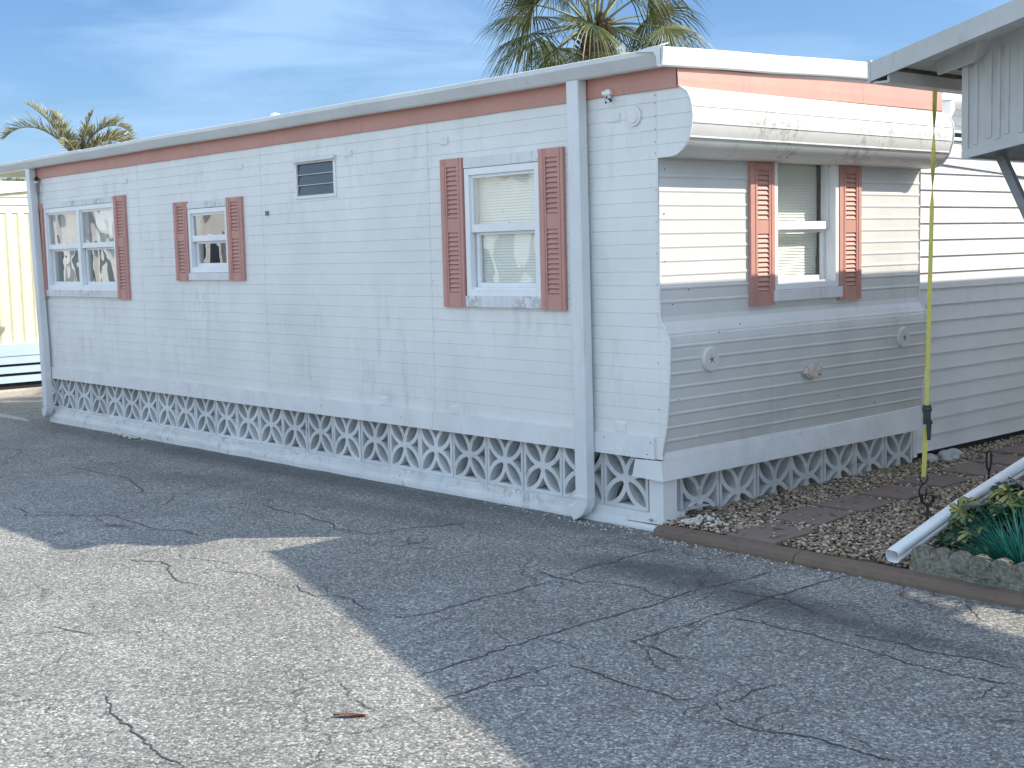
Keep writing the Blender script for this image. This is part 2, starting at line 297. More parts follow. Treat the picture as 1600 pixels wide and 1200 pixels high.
# ------------------------------------------------------------------ ground
def gz(x): return 0.006*max(-20.0, min(0.0, x))
far = M(); far.sheet([[(x, y, -0.30) for y in (-900, 900)] for x in (-900, 900)]); tag(far.build('ground', MAT['grass']), kind='structure')
a_ = M(); xs = [-60,-40,-20,-15,-10,-5,-2,0,3,6,60]; ys = [-60,-30,-10,-5,0,5,30,60]
a_.sheet([[(x, y, gz(x)) for y in ys] for x in xs]); tag(a_.build('asphalt_driveway', MAT['asphalt']), kind='structure')
CK = M()
def crack(pts, w0):
    P = []
    for i in range(len(pts)-1):
        a, b = Vector((*pts[i],0)), Vector((*pts[i+1],0)); L = (b-a).length; n = max(2, int(L/0.022))
        for k in range(n):
            t = k/n; p = a.lerp(b, t); d = (b-a).normalized(); s_ = Vector((-d.y, d.x, 0))
            p += s_*(noise.noise(Vector((p.x*7, p.y*7, 1.3)))*0.022+noise.noise(Vector((p.x*26, p.y*26, 4.1)))*0.016+random.uniform(-.004,.004))
            P.append(p)
    P.append(Vector((*pts[-1],0)))
    rows = []
    for i, p in enumerate(P):
        d = (P[min(i+1,len(P)-1)]-P[max(0,i-1)]).normalized(); s_ = Vector((-d.y, d.x, 0))
        e = min(1, i/4, (len(P)-1-i)/4)
        ww = w0*e*(0.75+0.7*abs(noise.noise(Vector((p.x*5, p.y*5, 9.0))))+0.5*random.random())
        rows.append([(p.x+s_.x*ww, p.y+s_.y*ww, gz(p.x)+0.0035), (p.x-s_.x*ww, p.y-s_.y*ww, gz(p.x)+0.0035)])
    CK.sheet(rows)
CRACKS=[[(0.12,-1.26),(0.37,-1.29),(0.55,-1.29),(0.58,-1.2),(0.85,-1.14),(0.95,-1.19),(1.11,-1.2),(1.11,-1.02),(1.11,-0.93)],[(1.11,-1.2),(1.13,-1.37),(1.12,-1.55),(1.12,-1.76),(1.11,-1.97),(1.11,-2.12),(1.13,-2.31),(1.13,-2.47),(1.15,-2.58),(1.16,-2.8),(1.15,-2.96)],[(0.39,-1.34),(0.4,-1.65),(0.38,-1.84),(0.39,-2.07),(0.41,-2.27),(0.37,-2.39),(0.23,-2.41)],[(0.35,-1.28),(0.34,-1.13),(0.3,-0.95),(0.34,-0.85),(0.3,-0.59),(0.32,-0.3)],[(1.5,-1.38),(1.48,-1.62),(1.5,-1.85),(1.48,-1.89),(1.61,-1.9),(1.79,-1.93),(1.88,-1.92)],[(1.48,-2.35),(1.62,-2.34),(1.73,-2.35),(1.84,-2.36),(1.98,-2.35),(2.08,-2.34),(2.16,-2.35),(2.24,-2.28)],[(1.48,-2.35),(1.48,-2.48),(1.48,-2.6),(1.46,-2.73),(1.47,-2.84),(1.47,-2.93),(1.46,-3.04)],[(-1.07,-1.26),(-0.93,-1.35),(-0.75,-1.32),(-0.55,-1.28)],[(-1.42,-1.19),(-1.36,-1.0),(-1.2,-0.63)],[(1.13,-2.14),(1.29,-2.14),(1.44,-2.15)],[(1.12,-0.94),(1.14,-0.77),(1.16,-0.58),(1.15,-0.34)],[(1.47,-1.35),(1.49,-1.26),(1.5,-1.07),(1.48,-0.85),(1.49,-0.65),(1.5,-0.45),(1.51,-0.32),(1.51,-0.14)],[(1.53,-1.3),(1.66,-1.25),(1.87,-1.24),(2.01,-1.24),(2.15,-1.26),(2.31,-1.27),(2.5,-1.29),(2.61,-1.31),(2.73,-1.31),(2.86,-1.29),(2.99,-1.28),(3.06,-1.22)],[(1.15,-0.88),(1.3,-0.85),(1.49,-0.84),(1.57,-0.82),(1.77,-0.9),(1.86,-0.96)],[(2.11,-1.06),(2.19,-1.09),(2.27,-1.08),(2.36,-1.08),(2.42,-1.07),(2.51,-1.1),(2.63,-1.09),(2.78,-1.05),(2.89,-1.06),(2.98,-1.05)],[(2.99,-1.28),(3.01,-1.38),(3.03,-1.49),(3.0,-1.6)],[(2.36,-2.36),(2.47,-2.4),(2.54,-2.4),(2.61,-2.39),(2.69,-2.37),(2.79,-2.33),(2.88,-2.32),(3.01,-2.31),(3.09,-2.31),(3.22,-2.29)],[(2.23,-2.27),(2.3,-2.26),(2.37,-2.33),(2.37,-2.37)],[(2.31,-2.27),(2.35,-2.17),(2.32,-2.11),(2.32,-1.99),(2.32,-1.9)],[(2.24,-0.25),(2.37,-0.38),(2.48,-0.49),(2.53,-0.48)],[(2.05,-0.51),(2.13,-0.38),(2.24,-0.25),(2.3,-0.15)],[(-2.02,-2.75),(-1.92,-2.74),(-1.77,-2.65),(-1.61,-2.67),(-1.22,-2.82),(-1.1,-2.79),(-1.01,-2.77)],[(-1.9,-2.46),(-1.78,-2.49),(-1.6,-2.45),(-1.5,-2.41),(-1.34,-2.38)],[(-1.26,-2.49),(-1.13,-2.46),(-1.01,-2.43),(-0.81,-2.45)],[(-0.68,-2.4),(-0.52,-2.43),(-0.35,-2.45),(-0.26,-2.4),(-0.15,-2.37),(-0.03,-2.39),(0.09,-2.43),(0.19,-2.4)],[(0.35,-3.99),(0.51,-4.02),(0.61,-4.08),(0.75,-4.1),(0.82,-4.08),(0.93,-4.1),(1.02,-4.12),(1.13,-4.13),(1.22,-4.14),(1.3,-4.13),(1.38,-4.12)],[(1.17,-3.28),(1.26,-3.29),(1.38,-3.3),(1.44,-3.3)],[(-0.87,-3.76),(-0.78,-3.7),(-0.67,-3.68),(-0.57,-3.63),(-0.48,-3.59)],[(0.43,-4.32),(0.42,-4.27),(0.3,-4.18)],[(-6.06,-1.38),(-5.63,-1.37),(-5.35,-1.36),(-5.1,-1.31),(-4.88,-1.34),(-4.59,-1.45),(-4.39,-1.48),(-4.16,-1.57),(-4.02,-1.5),(-3.85,-1.44),(-3.74,-1.3),(-3.58,-1.17)],[(-3.85,-1.44),(-3.72,-1.55),(-3.56,-1.68),(-3.52,-1.8)],[(-3.82,-1.42),(-3.92,-1.18),(-3.97,-0.98),(-4.04,-0.79),(-4.05,-0.6)],[(-7.03,-1.55),(-7.37,-1.3),(-7.62,-1.23),(-7.91,-1.31)],[(-7.49,-1.26),(-7.37,-1.03),(-7.47,-0.82),(-6.91,-0.86)],[(-4.42,-2.54),(-4.27,-2.54),(-4.05,-2.55),(-3.94,-2.62),(-3.83,-2.49),(-3.55,-2.27),(-3.44,-2.18),(-3.15,-2.19),(-2.87,-2.2),(-2.66,-2.19),(-2.51,-2.1),(-2.26,-2.11)],[(-6.76,-1.47),(-6.35,-1.5),(-6.19,-1.6)],[(-3.39,-1.22),(-3.2,-1.11)],[(-3.2,-1.11),(-3.03,-1.07),(-2.95,-1.21),(-2.65,-1.25),(-2.33,-1.22),(-2.12,-1.27),(-1.92,-1.27),(-1.75,-1.35),(-1.41,-1.3),(-1.36,-1.17),(-1.42,-1.06),(-1.31,-0.92),(-1.19,-0.64)],[(-2.36,-1.2),(-2.4,-1.04),(-2.45,-0.88)],[(-1.19,-1.14),(-1.08,-1.25),(-0.97,-1.27),(-0.83,-1.22)]]
for i, c in enumerate(CRACKS):
    crack(c, 0.0034 if len(c) > 5 else 0.0026)
    for k in range(len(c)//3):     # hairline branches
        p = Vector((*random.choice(c), 0)); a = random.uniform(0, 6.28); br = [(p.x, p.y)]
        for q in range(random.randint(2, 4)):
            a += random.uniform(-0.7, 0.7); p = p+Vector((math.cos(a), math.sin(a), 0))*random.uniform(0.05, 0.16); br.append((p.x, p.y))
        if p.y < -0.15: crack(br, 0.0017)
for k in range(26):                # fine cracks elsewhere on the drive
    p = Vector((random.uniform(-14, 9), random.uniform(-9, -0.5), 0)); a = random.uniform(0, 6.28); br = [(p.x, p.y)]
    for q in range(random.randint(4, 9)):
        a += random.uniform(-0.5, 0.5); p = p+Vector((math.cos(a), math.sin(a), 0))*random.uniform(0.1, 0.3); br.append((p.x, min(p.y, -0.2)))
    crack(br, 0.0020)
tag(CK.build('asphalt_cracks', MAT['crack'], recalc=False), kind='structure')
# loose grit lying along the kerb and wall foot
def pebbles(name, n, mat, fpos, fsize, lab=None, kind='stuff', flat=0.6):
    ico = bmesh.new(); bmesh.ops.create_icosphere(ico, subdivisions=1, radius=1); bv = np.array([v.co[:] for v in ico.verts]); bf = np.array([[v.index for v in f.verts] for f in ico.faces]); ico.free()
    nv, nf = len(bv), len(bf); V_ = np.zeros((n*nv, 3)); F_ = np.zeros((n*nf, 3), int); rg = np.random.RandomState(hash(name) % 1000 if False else len(name)*7+n % 97)
    for i in range(n):
        p, s_ = fpos(rg), fsize(rg)
        q = bv*(1+0.22*rg.randn(nv, 1)*0.6)*np.array([s_*rg.uniform(0.8,1.4), s_*rg.uniform(0.6,1), s_*flat*rg.uniform(0.6,1.1)])
        a, t = rg.uniform(0, 6.28), rg.uniform(-0.5, 0.5)
        R1 = np.array([[math.cos(a),-math.sin(a),0],[math.sin(a),math.cos(a),0],[0,0,1]]); R2 = np.array([[1,0,0],[0,math.cos(t),-math.sin(t)],[0,math.sin(t),math.cos(t)]])
        V_[i*nv:(i+1)*nv] = q@R2.T@R1.T+np.array(p); F_[i*nf:(i+1)*nf] = bf+i*nv
    me = bpy.data.meshes.new(name); me.from_pydata(V_.tolist(), [], F_.tolist()); me.polygons.foreach_set('use_smooth', [True]*len(me.polygons)); me.materials.append(mat)
    o = bpy.data.objects.new(name, me); COL.objects.link(o); tag(o, kind=kind); return o
def gritpos(r):
    if r.rand() < 0.6: x = r.uniform(0.05, 1.6); return (x, -0.14-abs(r.randn())*0.09, 0.003)
    x = -abs(r.randn())*0.8; return (x, -0.05-abs(r.randn())*0.10, gz(x)+0.003)
tag(pebbles('loose_grit', 240, MAT['whitepeb'], gritpos, lambda r: r.uniform(0.003, 0.010)), 'loose light grit scattered along the kerb foot', 'grit')

# ------------------------------------------------------------------ garden strip between the homes
gb = M(); gb.sheet([[(x, y, 0.045+0.004*math.sin(3*x+2*y)) for y in np.linspace(-0.02, 12, 40)] for x in np.linspace(-0.3, 3.3, 15)]); tag(gb.build('gravel_bed_base', MAT['gbase'], recalc=False), kind='structure')
SL = [(0.735,0.175,0.03),(0.615,0.785,0.10),(0.59,1.305,0.06),(0.585,1.84,0.04),(0.535,2.43,0.03),(0.50,3.05,0.02),(0.50,3.60,-0.03),(0.33,4.16,0.0),(0.36,4.75,0.03)]
def inslab(x, y):
    for sx, sy, a in SL:
        dx, dy = x-sx, y-sy; u = dx*math.cos(a)+dy*math.sin(a); v = -dx*math.sin(a)+dy*math.cos(a)
        if abs(u) < 0.185 and abs(v) < 0.225: return True
    return False
def gpos(r):
    while True:
        y = r.uniform(0.0, 5.2)**1.0; x = r.uniform(-0.16, 2.3)
        if y > 2.6 and r.rand() < 0.35: continue
        if x > 1.85 and y < 0.6: continue
        if not inslab(x, y) or r.rand() < 0.02: break
    return (x, y, 0.052+r.uniform(0, 0.018)+(0.015 if inslab(x, y) else 0))
tag(pebbles('gravel', 23500, MAT['pebble'], gpos, lambda r: r.uniform(0.006, 0.013) if r.rand() < 0.85 else r.uniform(0.013, 0.021)), 'tan and brown gravel filling the bed beside the mobile home', 'gravel')
def wpos(r): return (0.10+abs(r.randn())*0.12, 0.06+abs(r.randn())*0.12, 0.073+r.uniform(0, 0.010))
tag(pebbles('white_pebbles', 60, MAT['whitepeb'], wpos, lambda r: r.uniform(0.012, 0.024), flat=0.75), 'white pebbles heaped in the bed at the home corner', 'pebbles')
ORD = ['nearest the kerb', 'second from the kerb', 'third from the kerb', 'fourth from the kerb', 'fifth from the kerb', 'sixth from the kerb', 'seventh from the kerb', 'second farthest from the kerb', 'farthest from the kerb']
s0 = None
for i, (x, y, a) in enumerate(SL):
    if s0 is None:
        m = M(); m.box(-0.18, 0.18, -0.22, 0.22, -0.03, 0.014); s0 = m.build('stepping_stone', MAT['slab'], bevel=0.006); o = s0
    else: o = s0.copy(); COL.objects.link(o)
    o.location = (x, y, 0.064); o.rotation_euler = (random.uniform(-0.015, 0.015), random.uniform(-0.015, 0.015), a)
    tag(o, 'brown square paver in the gravel, '+ORD[i], 'stepping stone', 'stepping stones in the gravel bed')
# kerb: rounded brown concrete, butt jointed
prof = [(-0.155, -0.1), (-0.155, 0.02), (-0.145, 0.045), (-0.12, 0.06), (-0.06, 0.066), (-0.03, 0.060), (-0.02, 0.045), (-0.02, -0.1)]
kb = M(); x = 0.045
for L in (1.09, 1.45, 1.5, 1.5, 1.5):
    n = max(2, int(L/0.06)); rows = []
    for k in range(n+1):
        xx = x+0.003+(L-0.006)*k/n; off = 0.012*noise.noise(Vector((xx*1.2, 0, 0)))+(-0.012 if xx > 1.3 else 0)*min(1, (xx-1.3)/0.5 if xx > 1.3 else 0)
        rows.append([(xx, p[0]+off+0.004*noise.noise(Vector((xx*9, p[0]*30, 1))), p[1]+0.003*noise.noise(Vector((xx*8, 2, p[0]*20)))) for p in prof])
    kb.sheet(rows); b0 = len(kb.v)-(n+1)*len(prof); kb.f.append(tuple(range(b0, b0+len(prof)))); kb.f.append(tuple(range(len(kb.v)-len(prof), len(kb.v)))); x += L
tag(kb.build('kerb', MAT['curb'], smooth=False), kind='structure')

# ------------------------------------------------------------------ foundation of open flower blocks
FD = thing('foundation_wall', (0, 0, 0), 'white painted foundation wall of pierced flower blocks under the coral trimmed mobile home', 'foundation wall')
bs = M(); XL = -9.74
rows = []
for k in range(0, 99):
    x = XL+(0.0-XL)*k/98; j = 0.006*noise.noise(Vector((x*3, 0, 0)))
    rows.append([(x, 0.022+j*0.5, 0.104), (x, 0.008+j, 0.098), (x, 0.002+j, 0.045+0.006*noise.noise(Vector((x*2, 4, 0)))), (x, -0.018+2*j, 0.036+0.006*noise.noise(Vector((x*2, 4, 0)))), (x, -0.026+3*j, 0.012+0.01*noise.noise(Vector((x*6, 8, 0)))), (x, -0.03+3*j, -0.16)])
bs.sheet(rows)
bs.sheet([[(XL, 0.022, 0.104), (0, 0.022, 0.104)], [(XL, 0.5, 0.104), (0, 0.5, 0.104)]])
bs.sheet([[(0.0, 0.022, 0.104), (0.0, 0.22, 0.104)], [(0.004, 0.012, 0.03), (0.004, 0.22, 0.04)], [(0.03, -0.02, 0.012), (0.03, 0.22, 0.03)], [(0.034, -0.025, -0.1), (0.034, 0.22, -0.1)]])
bs.build('base_course', MAT['base'], FD, recalc=False)
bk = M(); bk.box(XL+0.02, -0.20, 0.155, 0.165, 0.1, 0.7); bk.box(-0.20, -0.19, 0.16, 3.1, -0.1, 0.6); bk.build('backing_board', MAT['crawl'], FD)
H = 0.2
m = M(); D = 0.095
fw_ = 0.024
m.box(-H, H, 0, D, -H, -H+fw_); m.box(-H, H, 0, D, H-fw_, H); m.box(-H, -H+fw_, 0.0004, D, -H+fw_, H-fw_); m.box(H-fw_, H, 0.0004, D, -H+fw_, H-fw_)
R_ = H-0.004
for q, (cx, cz, a0) in enumerate([(0, R_, math.pi), (0, -R_, 0), (R_, 0, math.pi/2), (-R_, 0, -math.pi/2)]):
    pin, pout = [], []
    nn = 22; o_ = 0.0006*(q+1)
    for k in range(nn+1):
        t = a0+math.pi*k/nn; t0 = t
        wv = 0.0165
        pin.append((cx+(R_-wv)*math.cos(t), cz+(R_-wv)*math.sin(t))); pout.append((cx+(R_+wv)*math.cos(t), cz+(R_+wv)*math.sin(t)))
    cl = lambda p: (max(-H+0.003, min(H-0.003, p[0])), max(-H+0.003, min(H-0.003, p[1])))
    for k in range(nn):
        A, B, C_, D_ = cl(pin[k]), cl(pin[k+1]), cl(pout[k+1]), cl(pout[k])
        m.hexa([(A[0],o_,A[1]),(B[0],o_,B[1]),(C_[0],o_,C_[1]),(D_[0],o_,D_[1]),(A[0],D,A[1]),(B[0],D,B[1]),(C_[0],D,C_[1]),(D_[0],D,D_[1])])
m.prism([(0.038*math.cos(t), 0.038*math.sin(t)) for t in [math.pi*2*k/14 for k in range(14)]], 1, 0.0001, D)
blk = None
def place_block(loc, rz):
    global blk
    if blk is None: o = m.build('breeze_block', MAT['block']); blk = o
    else: o = blk.copy(); COL.objects.link(o)
    o.location = loc; o.rotation_euler = (random.uniform(-0.006,0.006), random.uniform(-0.004,0.004), rz+random.uniform(-0.008,0.008)); attach2(o, FD); return o
def attach2(o, p):
    o.parent = p; o.matrix_parent_inverse = wmat(p).inverted()
for i in range(23): place_block((-0.3667-0.4064*i, 0.045+random.uniform(-0.003,0.003), 0.305), 0)
place_block((-0.3667-0.4064*23+0.03, 0.047, 0.305), 0)
for i in range(7): place_block((-0.07+random.uniform(-0.003,0.003), 0.457+0.4105*i-(0.0125 if i > 2 else 0), 0.140), math.pi/2)
cp = M(); cp.prism([(-0.125, 0.012), (0.002, 0.006), (0.010, 0.13), (0.006, 0.13), (-0.003, 0.012), (-0.125, 0.018)], 2, 0.055, 0.36)
cp.box(0.004, 0.010, 0.125, 0.155, 0.075, 0.115); cp.build('corner_cover', MAT['trimw'], FD)

# ------------------------------------------------------------------ mobile home
MH = thing('mobile_home', (-4.9, 1.53, 0.5), 'long white mobile home with coral shutters, coral roof band and scalloped front end', 'mobile home')
PF = [(0.50,0.013),(0.691,0.045),(0.845,0.065),(1.051,0.078),(1.18,0.083),(1.227,0.081),(1.268,0.072),(1.328,0.035),(1.36,0.012),(1.395,0.0),(2.399,0.0),(2.404,0.122),(2.415,0.165),(2.441,0.205),(2.475,0.235),(2.513,0.257),(2.585,0.280),(2.64,0.286),(2.688,0.284),(2.74,0.272),(2.787,0.245),(2.812,0.205),(2.83,0.175),(2.96,0.172)]
def pf(z):
    for (a, b), (c, d) in zip(PF, PF[1:]):
        if a <= z <= c: return b+(d-b)*(z-a)/max(1e-9, c-a)
    return PF[0][1] if z < PF[0][0] else PF[-1][1]
XR = -9.80; WD = 3.07; GR = 0.0889
op_side = [(-1.86,-1.12,1.53,2.45), (-6.10,-5.38,1.69,2.34), (-9.55,-7.74,1.53,2.46), (-4.15,-3.59,2.345,2.645)]
zz = {}
k = 0
while 0.614+k*GR < 2.93:
    z = 0.614+k*GR; zz[round(z-0.0035,4)] = 0; zz[round(z,4)] = 0.0042; zz[round(z+0.0035,4)] = 0; k += 1
def addz(v, d=0):
    v = round(v, 4)
    if all(abs(v-q) > 0.0012 for q in zz): zz[v] = d
for a, b, c, d in op_side: addz(c); addz(d)
for a, b in PF: addz(a)
addz(0.47)
zs = sorted(z for z in zz if z >= 0.47)
SEAM = [-2.334, -4.753, -7.17]
xx_ = {XR: 0, 0.0: 0}
for s_ in SEAM: xx_[s_-0.004] = 0; xx_[s_] = 0.007; xx_[s_+0.004] = 0
xx_[-0.004] = 0; xx_[-0.008] = 0.003; xx_[-0.012] = 0
for a, b, c, d in op_side: xx_[a] = 0; xx_[b] = 0
for v in np.arange(-9.5, -0.2, 0.35): xx_[round(float(v)+0.017, 3)] = 0
xq = sorted(xx_)
sw = M(); idx = {}
def vid(i, j):
    if (i, j) in idx: return idx[(i, j)]
    z = zs[j]
    if i == -1: x = XR-pf(z)
    elif i == len(xq): x = pf(z)
    else: x = xq[i]
    d = max(zz[z], xx_[xq[i]] if 0 <= i < len(xq) else 0)
    wob = 0.0018*noise.noise(Vector((x*1.3, z*2.2, 3.0)))
    sw.v.append((x, d+wob, z)); idx[(i, j)] = len(sw.v)-1; return idx[(i, j)]
for j in range(len(zs)-1):
    for i in range(-1, len(xq)):
        zc = (zs[j]+zs[j+1])/2
        if i in (-1, len(xq)-1):
            if max(pf(zs[j]), pf(zs[j+1])) < 1e-6 or 1.395 <= zc <= 2.399: continue
        else:
            xc = (xq[i]+xq[i+1])/2
            if any(a < xc < b and c < zc < d for a, b, c, d in op_side): continue
        sw.f.append((vid(i,j), vid(i+1,j), vid(i+1,j+1), vid(i,j+1)))
rv = M()
for z in (2.43,2.5,2.58,2.66,2.74,2.79,2.2,2.0,1.8,1.6,1.4,1.1,0.8): rv.tube([(-0.02,0.0,z),(-0.02,-0.003,z)], 0.004, 6)
for u in SEAM:
    for k in range(16):
        if random.random() < 0.75: z = 0.66+k*0.14+random.uniform(-0.02,0.02); rv.tube([(u+0.012,0.001,z),(u+0.012,-0.002,z)], 0.0035, 6)
sw.build2(rv, MAT['grey'], 'side_wall', MAT['white'], MH)
# rest of the shell: back, rear, floor, room lining
bd = M(); bd.box(XR, -0.02, WD-0.02, WD, 0.5, 2.95); bd.box(XR, XR+0.02, 0.03, WD-0.02, 0.5, 2.95); bd.box(XR-0.17, XR, 0.02, WD, 2.41, 2.95)
bd.build('rear_walls', MAT['white'], MH)
fl = M(); fl.box(XR+0.03, -0.1, 0.03, WD-0.03, 0.62, 0.66); fl.box(XR+0.03, -0.1, 0.03, WD-0.03, 2.88, 2.90); fl.box(XR+0.03, -3.3, 1.6, 1.63, 0.66, 2.88); fl.box(-6.9, -6.87, 0.03, 1.6, 0.66, 2.88); fl.box(-3.3, -3.27, 0.03, 1.6, 0.66, 2.88)
fl.build('inner_floor', MAT['room'], MH)
# front wall with raised beads
ops = (1.20, 1.93, 1.535, 2.401)
zf = {}
for a, b in PF:
    if a <= 2.399: zf[round(a,4)] = 0
def addf(v, d):
    v = round(v,4)
    if all(abs(v-q) > 0.0012 for q in zf): zf[v] = d
beads = [2.198-0.0889*k for k in range(-2, 9)]+[1.292-0.0875*k for k in range(0, 9)]
for bz in beads:
    if 0.51 < bz < 2.39:
        addf(bz-0.014, 0); addf(bz-0.004, 0.0045); addf(bz+0.004, 0.0045); addf(bz+0.014, 0)
addf(1.535, 0)
zfs = sorted(zf); yf = [0, 0.4, 0.8, 1.20, 1.5, 1.93, 2.3, 2.7, WD]
fwm = M(); idf = {}
def vf(i, j):
    if (i,j) not in idf:
        z = zfs[j]; y = yf[i]
        fwm.v.append((pf(z)+zf[z]+0.0015*noise.noise(Vector((y*1.5, z*3, 8)))-0.001, y, z)); idf[(i,j)] = len(fwm.v)-1
    return idf[(i,j)]
for j in range(len(zfs)-1):
    for i in range(len(yf)-1):
        yc, zc = (yf[i]+yf[i+1])/2, (zfs[j]+zfs[j+1])/2
        if ops[0] < yc < ops[1] and ops[2] < zc < ops[3]: continue
        fwm.f.append((vf(i,j), vf(i+1,j), vf(i+1,j+1), vf(i,j+1)))
rv = M()
for y, z in ((0.06,2.33),(0.05,1.75),(0.28,1.56),(0.12,1.47),(0.09,0.86),(0.35,0.60),(1.2,0.68),(0.75,1.31),(1.9,0.72),(2.4,0.62),(0.05,2.05),(0.5,1.27)): rv.tube([(pf(z)-0.002,y,z),(pf(z)+0.004,y,z)], 0.005, 6)
fwm.build2(rv, MAT['grey'], 'front_wall', MAT['front'], MH)
# rolled eave over the front window
rl = M(); pr = [(b, a) for a, b in PF if a >= 2.399 and a < 2.85]
pr2 = []
for (a, b), (c, d) in zip(pr, pr[1:]):
    for t in (0, 0.5): pr2.append((a+(c-a)*t, b+(d-b)*t))
pr2.append(pr[-1])
def rib(z): return 0.005 if any(abs(z-q) < 0.006 for q in (2.50, 2.575, 2.67)) else 0
pr3 = []
for x, z in pr2:
    pr3.append((x, z))
rl.sheet([[(x, y, z) for y in np.linspace(0, WD, 14)] for x, z in pr3])
rl.build('rolled_eave', MAT['roll'], MH, smooth=True, recalc=False)
for zr, xr in ((2.513,0.258),(2.60,0.283),(2.70,0.283)):
    b_ = M(); b_.box(xr-0.006, xr+0.003, 0.01, WD-0.01, zr-0.005, zr+0.005); b_.build('eave_rib', MAT['roll'], MH, bevel=0.002)
# metal edge bead that outlines both ends of the front
for yy, nm in ((-0.004, 'edge_bead'), (WD+0.004, 'edge_bead')):
    e = M(); e.tube([(b+0.002, yy, a) for a, b in PF if 0.5 <= a <= 2.83], 0.0065, 6); e.build(nm, MAT['trimw'], MH, smooth=True)
ec = M(); ec.add([(0.0, WD, 2.399)]+[(b, WD, a) for a, b in PF if 2.404 <= a <= 2.96]+[(0.0, WD, 2.96)], [tuple(range(len([1 for a, b in PF if 2.404 <= a <= 2.96])+2))]); ec.build('eave_end', MAT['white'], MH)
fr_ = M(); fr_.box(0.155, 0.168, 0.0, WD, 2.81, 2.95); fr_.build('eave_backing', MAT['white'], MH)
# coral band under the gutters
cb = M()
for a, b in ((XR-0.185, -7.6), (-7.597, -3.157), (-3.154, 0.170)):
    n = 10
    cb.sheet([[(a+(b-a)*k/n, -0.014, 2.822+0.002*math.sin(k*2.1+a)), (a+(b-a)*k/n, -0.017, 2.88), (a+(b-a)*k/n, -0.014, 2.955)] for k in range(n+1)])
    cb.sheet([[(a+(b-a)*k/n, -0.014, 2.822+0.002*math.sin(k*2.1+a)), (a+(b-a)*k/n, 0.01, 2.822)] for k in range(n+1)])
cb.sheet([[(XR-0.185, -0.014, 2.822), (XR-0.185, -0.014, 2.96)], [(XR-0.185, 1.0, 2.822), (XR-0.185, 1.0, 2.96)]])
cb.build('coral_band', MAT['pink'], MH, recalc=False, solid=0.003)
cb = M()
for a, b in ((-0.014, 0.62), (0.622, 2.0), (2.002, WD+0.01)):
    cb.sheet([[(0.186, a, 2.822+0.004*a), (0.184, a, 2.87+0.01*a), (0.176, a, 2.94+0.02*a)], [(0.186, b, 2.822+0.004*b), (0.184, b, 2.87+0.01*b), (0.176, b, 2.94+0.02*b)]])
    cb.sheet([[(0.186, a, 2.822+0.004*a), (0.165, a, 2.822+0.004*a)], [(0.186, b, 2.822+0.004*b), (0.165, b, 2.822+0.004*b)]])
cb.build('coral_band', MAT['pink'], MH, recalc=False, solid=0.003)
# skirt boards
sk = M()
for a, b in ((-9.68, -6.05), (-6.047, -2.35), (-2.347, -0.62), (-0.617, -0.05)):
    sk.box(a, b, -0.020, 0.012, 0.471, 0.611)
rv = M()
for u, z in ((-9.2,0.54),(-6.4,0.55),(-5.6,0.53),(-3.9,0.55),(-2.75,0.54),(-0.5,0.58),(-0.08,0.58),(-0.11,0.50)): rv.tube([(u,-0.019,z),(u,-0.0225,z)], 0.005, 6)
sk.build2(rv, MAT['grey'], 'skirt_board', MAT['trimw'], MH)
sk = M(); sk.hexa([(-0.225,-0.030,0.338),(0.034,-0.030,0.338),(0.034,WD+0.0,0.338),(0.010,WD+0.0,0.338),(-0.205,-0.030,0.462),(0.012,-0.030,0.475),(0.012,WD,0.515),(-0.02,WD,0.515)])
sk2 = M()
sk2.add([(-0.235,-0.031,0.345),(0.036,-0.031,0.336),(0.036,WD,0.340),(0.020,-0.031,0.47),(0.022,WD,0.524),(-0.205,-0.031,0.462)], [(0,1,3,5),(1,2,4,3)])
sk2.add([(0.022,0.0,0.47),(0.022,WD,0.524),(0.012,WD,0.53),(0.012,0.0,0.525)], [(0,1,2,3)])
sk2.build('skirt_board', MAT['trimw'], MH, recalc=False, solid=0.004)
# roof and gutters
rf = M(); rf.sheet([[(x, y, z) for y, z in ((-0.03,3.035),(-0.03,3.045),(0.8,3.065),(1.5,3.085),(2.3,3.09),(WD+0.05,3.06),(WD+0.05,3.0))] for x in (-12.2, -8, -4, 0.17)])
rf.sheet([[(x, -0.03, 3.0), (x, WD+0.05, 3.0)] for x in (-12.2, 0.16)])
rf.add([(0.17,y,z) for y,z in ((-0.03,2.96),(-0.03,3.045),(0.8,3.065),(1.5,3.085),(2.3,3.09),(WD+0.05,3.06),(WD+0.05,2.96))], [tuple(range(7))])
rf.build('roof', MAT['roofw'], MH, recalc=False)
gp = [(-0.015,3.02),(-0.012,2.948),(-0.10,2.940),(-0.118,2.948),(-0.140,2.975),(-0.168,3.012),(-0.172,3.040),(-0.160,3.046),(-0.155,3.036)]
def gutter(pts, name, seg):
    g = M()
    for a, b in seg:
        n = max(1, int((b-a)/0.8)); 
        rows = [[(a+(b-a)*k/n, y, z+0.003*math.sin(a+k*1.7)) for y, z in pts] for k in range(n+1)]
        g.sheet(rows); B0 = len(g.v)
        g.f.append(tuple(B0-len(pts)+i for i in range(len(pts)))); g.f.append(tuple(B0-len(pts)*(n+1)+i for i in range(len(pts))))
    return g.build(name, MAT['alu'], MH, recalc=False, solid=0.0)
gutter(gp, 'side_gutter', [(-12.3, -8.15), (-8.147, -2.2), (-2.197, 0.195)])
g = M(); fp = [(0.165,2.97),(0.172,2.938),(0.205,2.936),(0.213,2.945),(0.222,3.0),(0.226,3.040),(0.222,3.052),(0.165,3.062)]
rows = [[(x, y, z+0.033*min(y, 2.2)+0.002*math.sin(y*5)) for x, z in fp] for y in np.linspace(-0.19, WD+0.1, 12)]
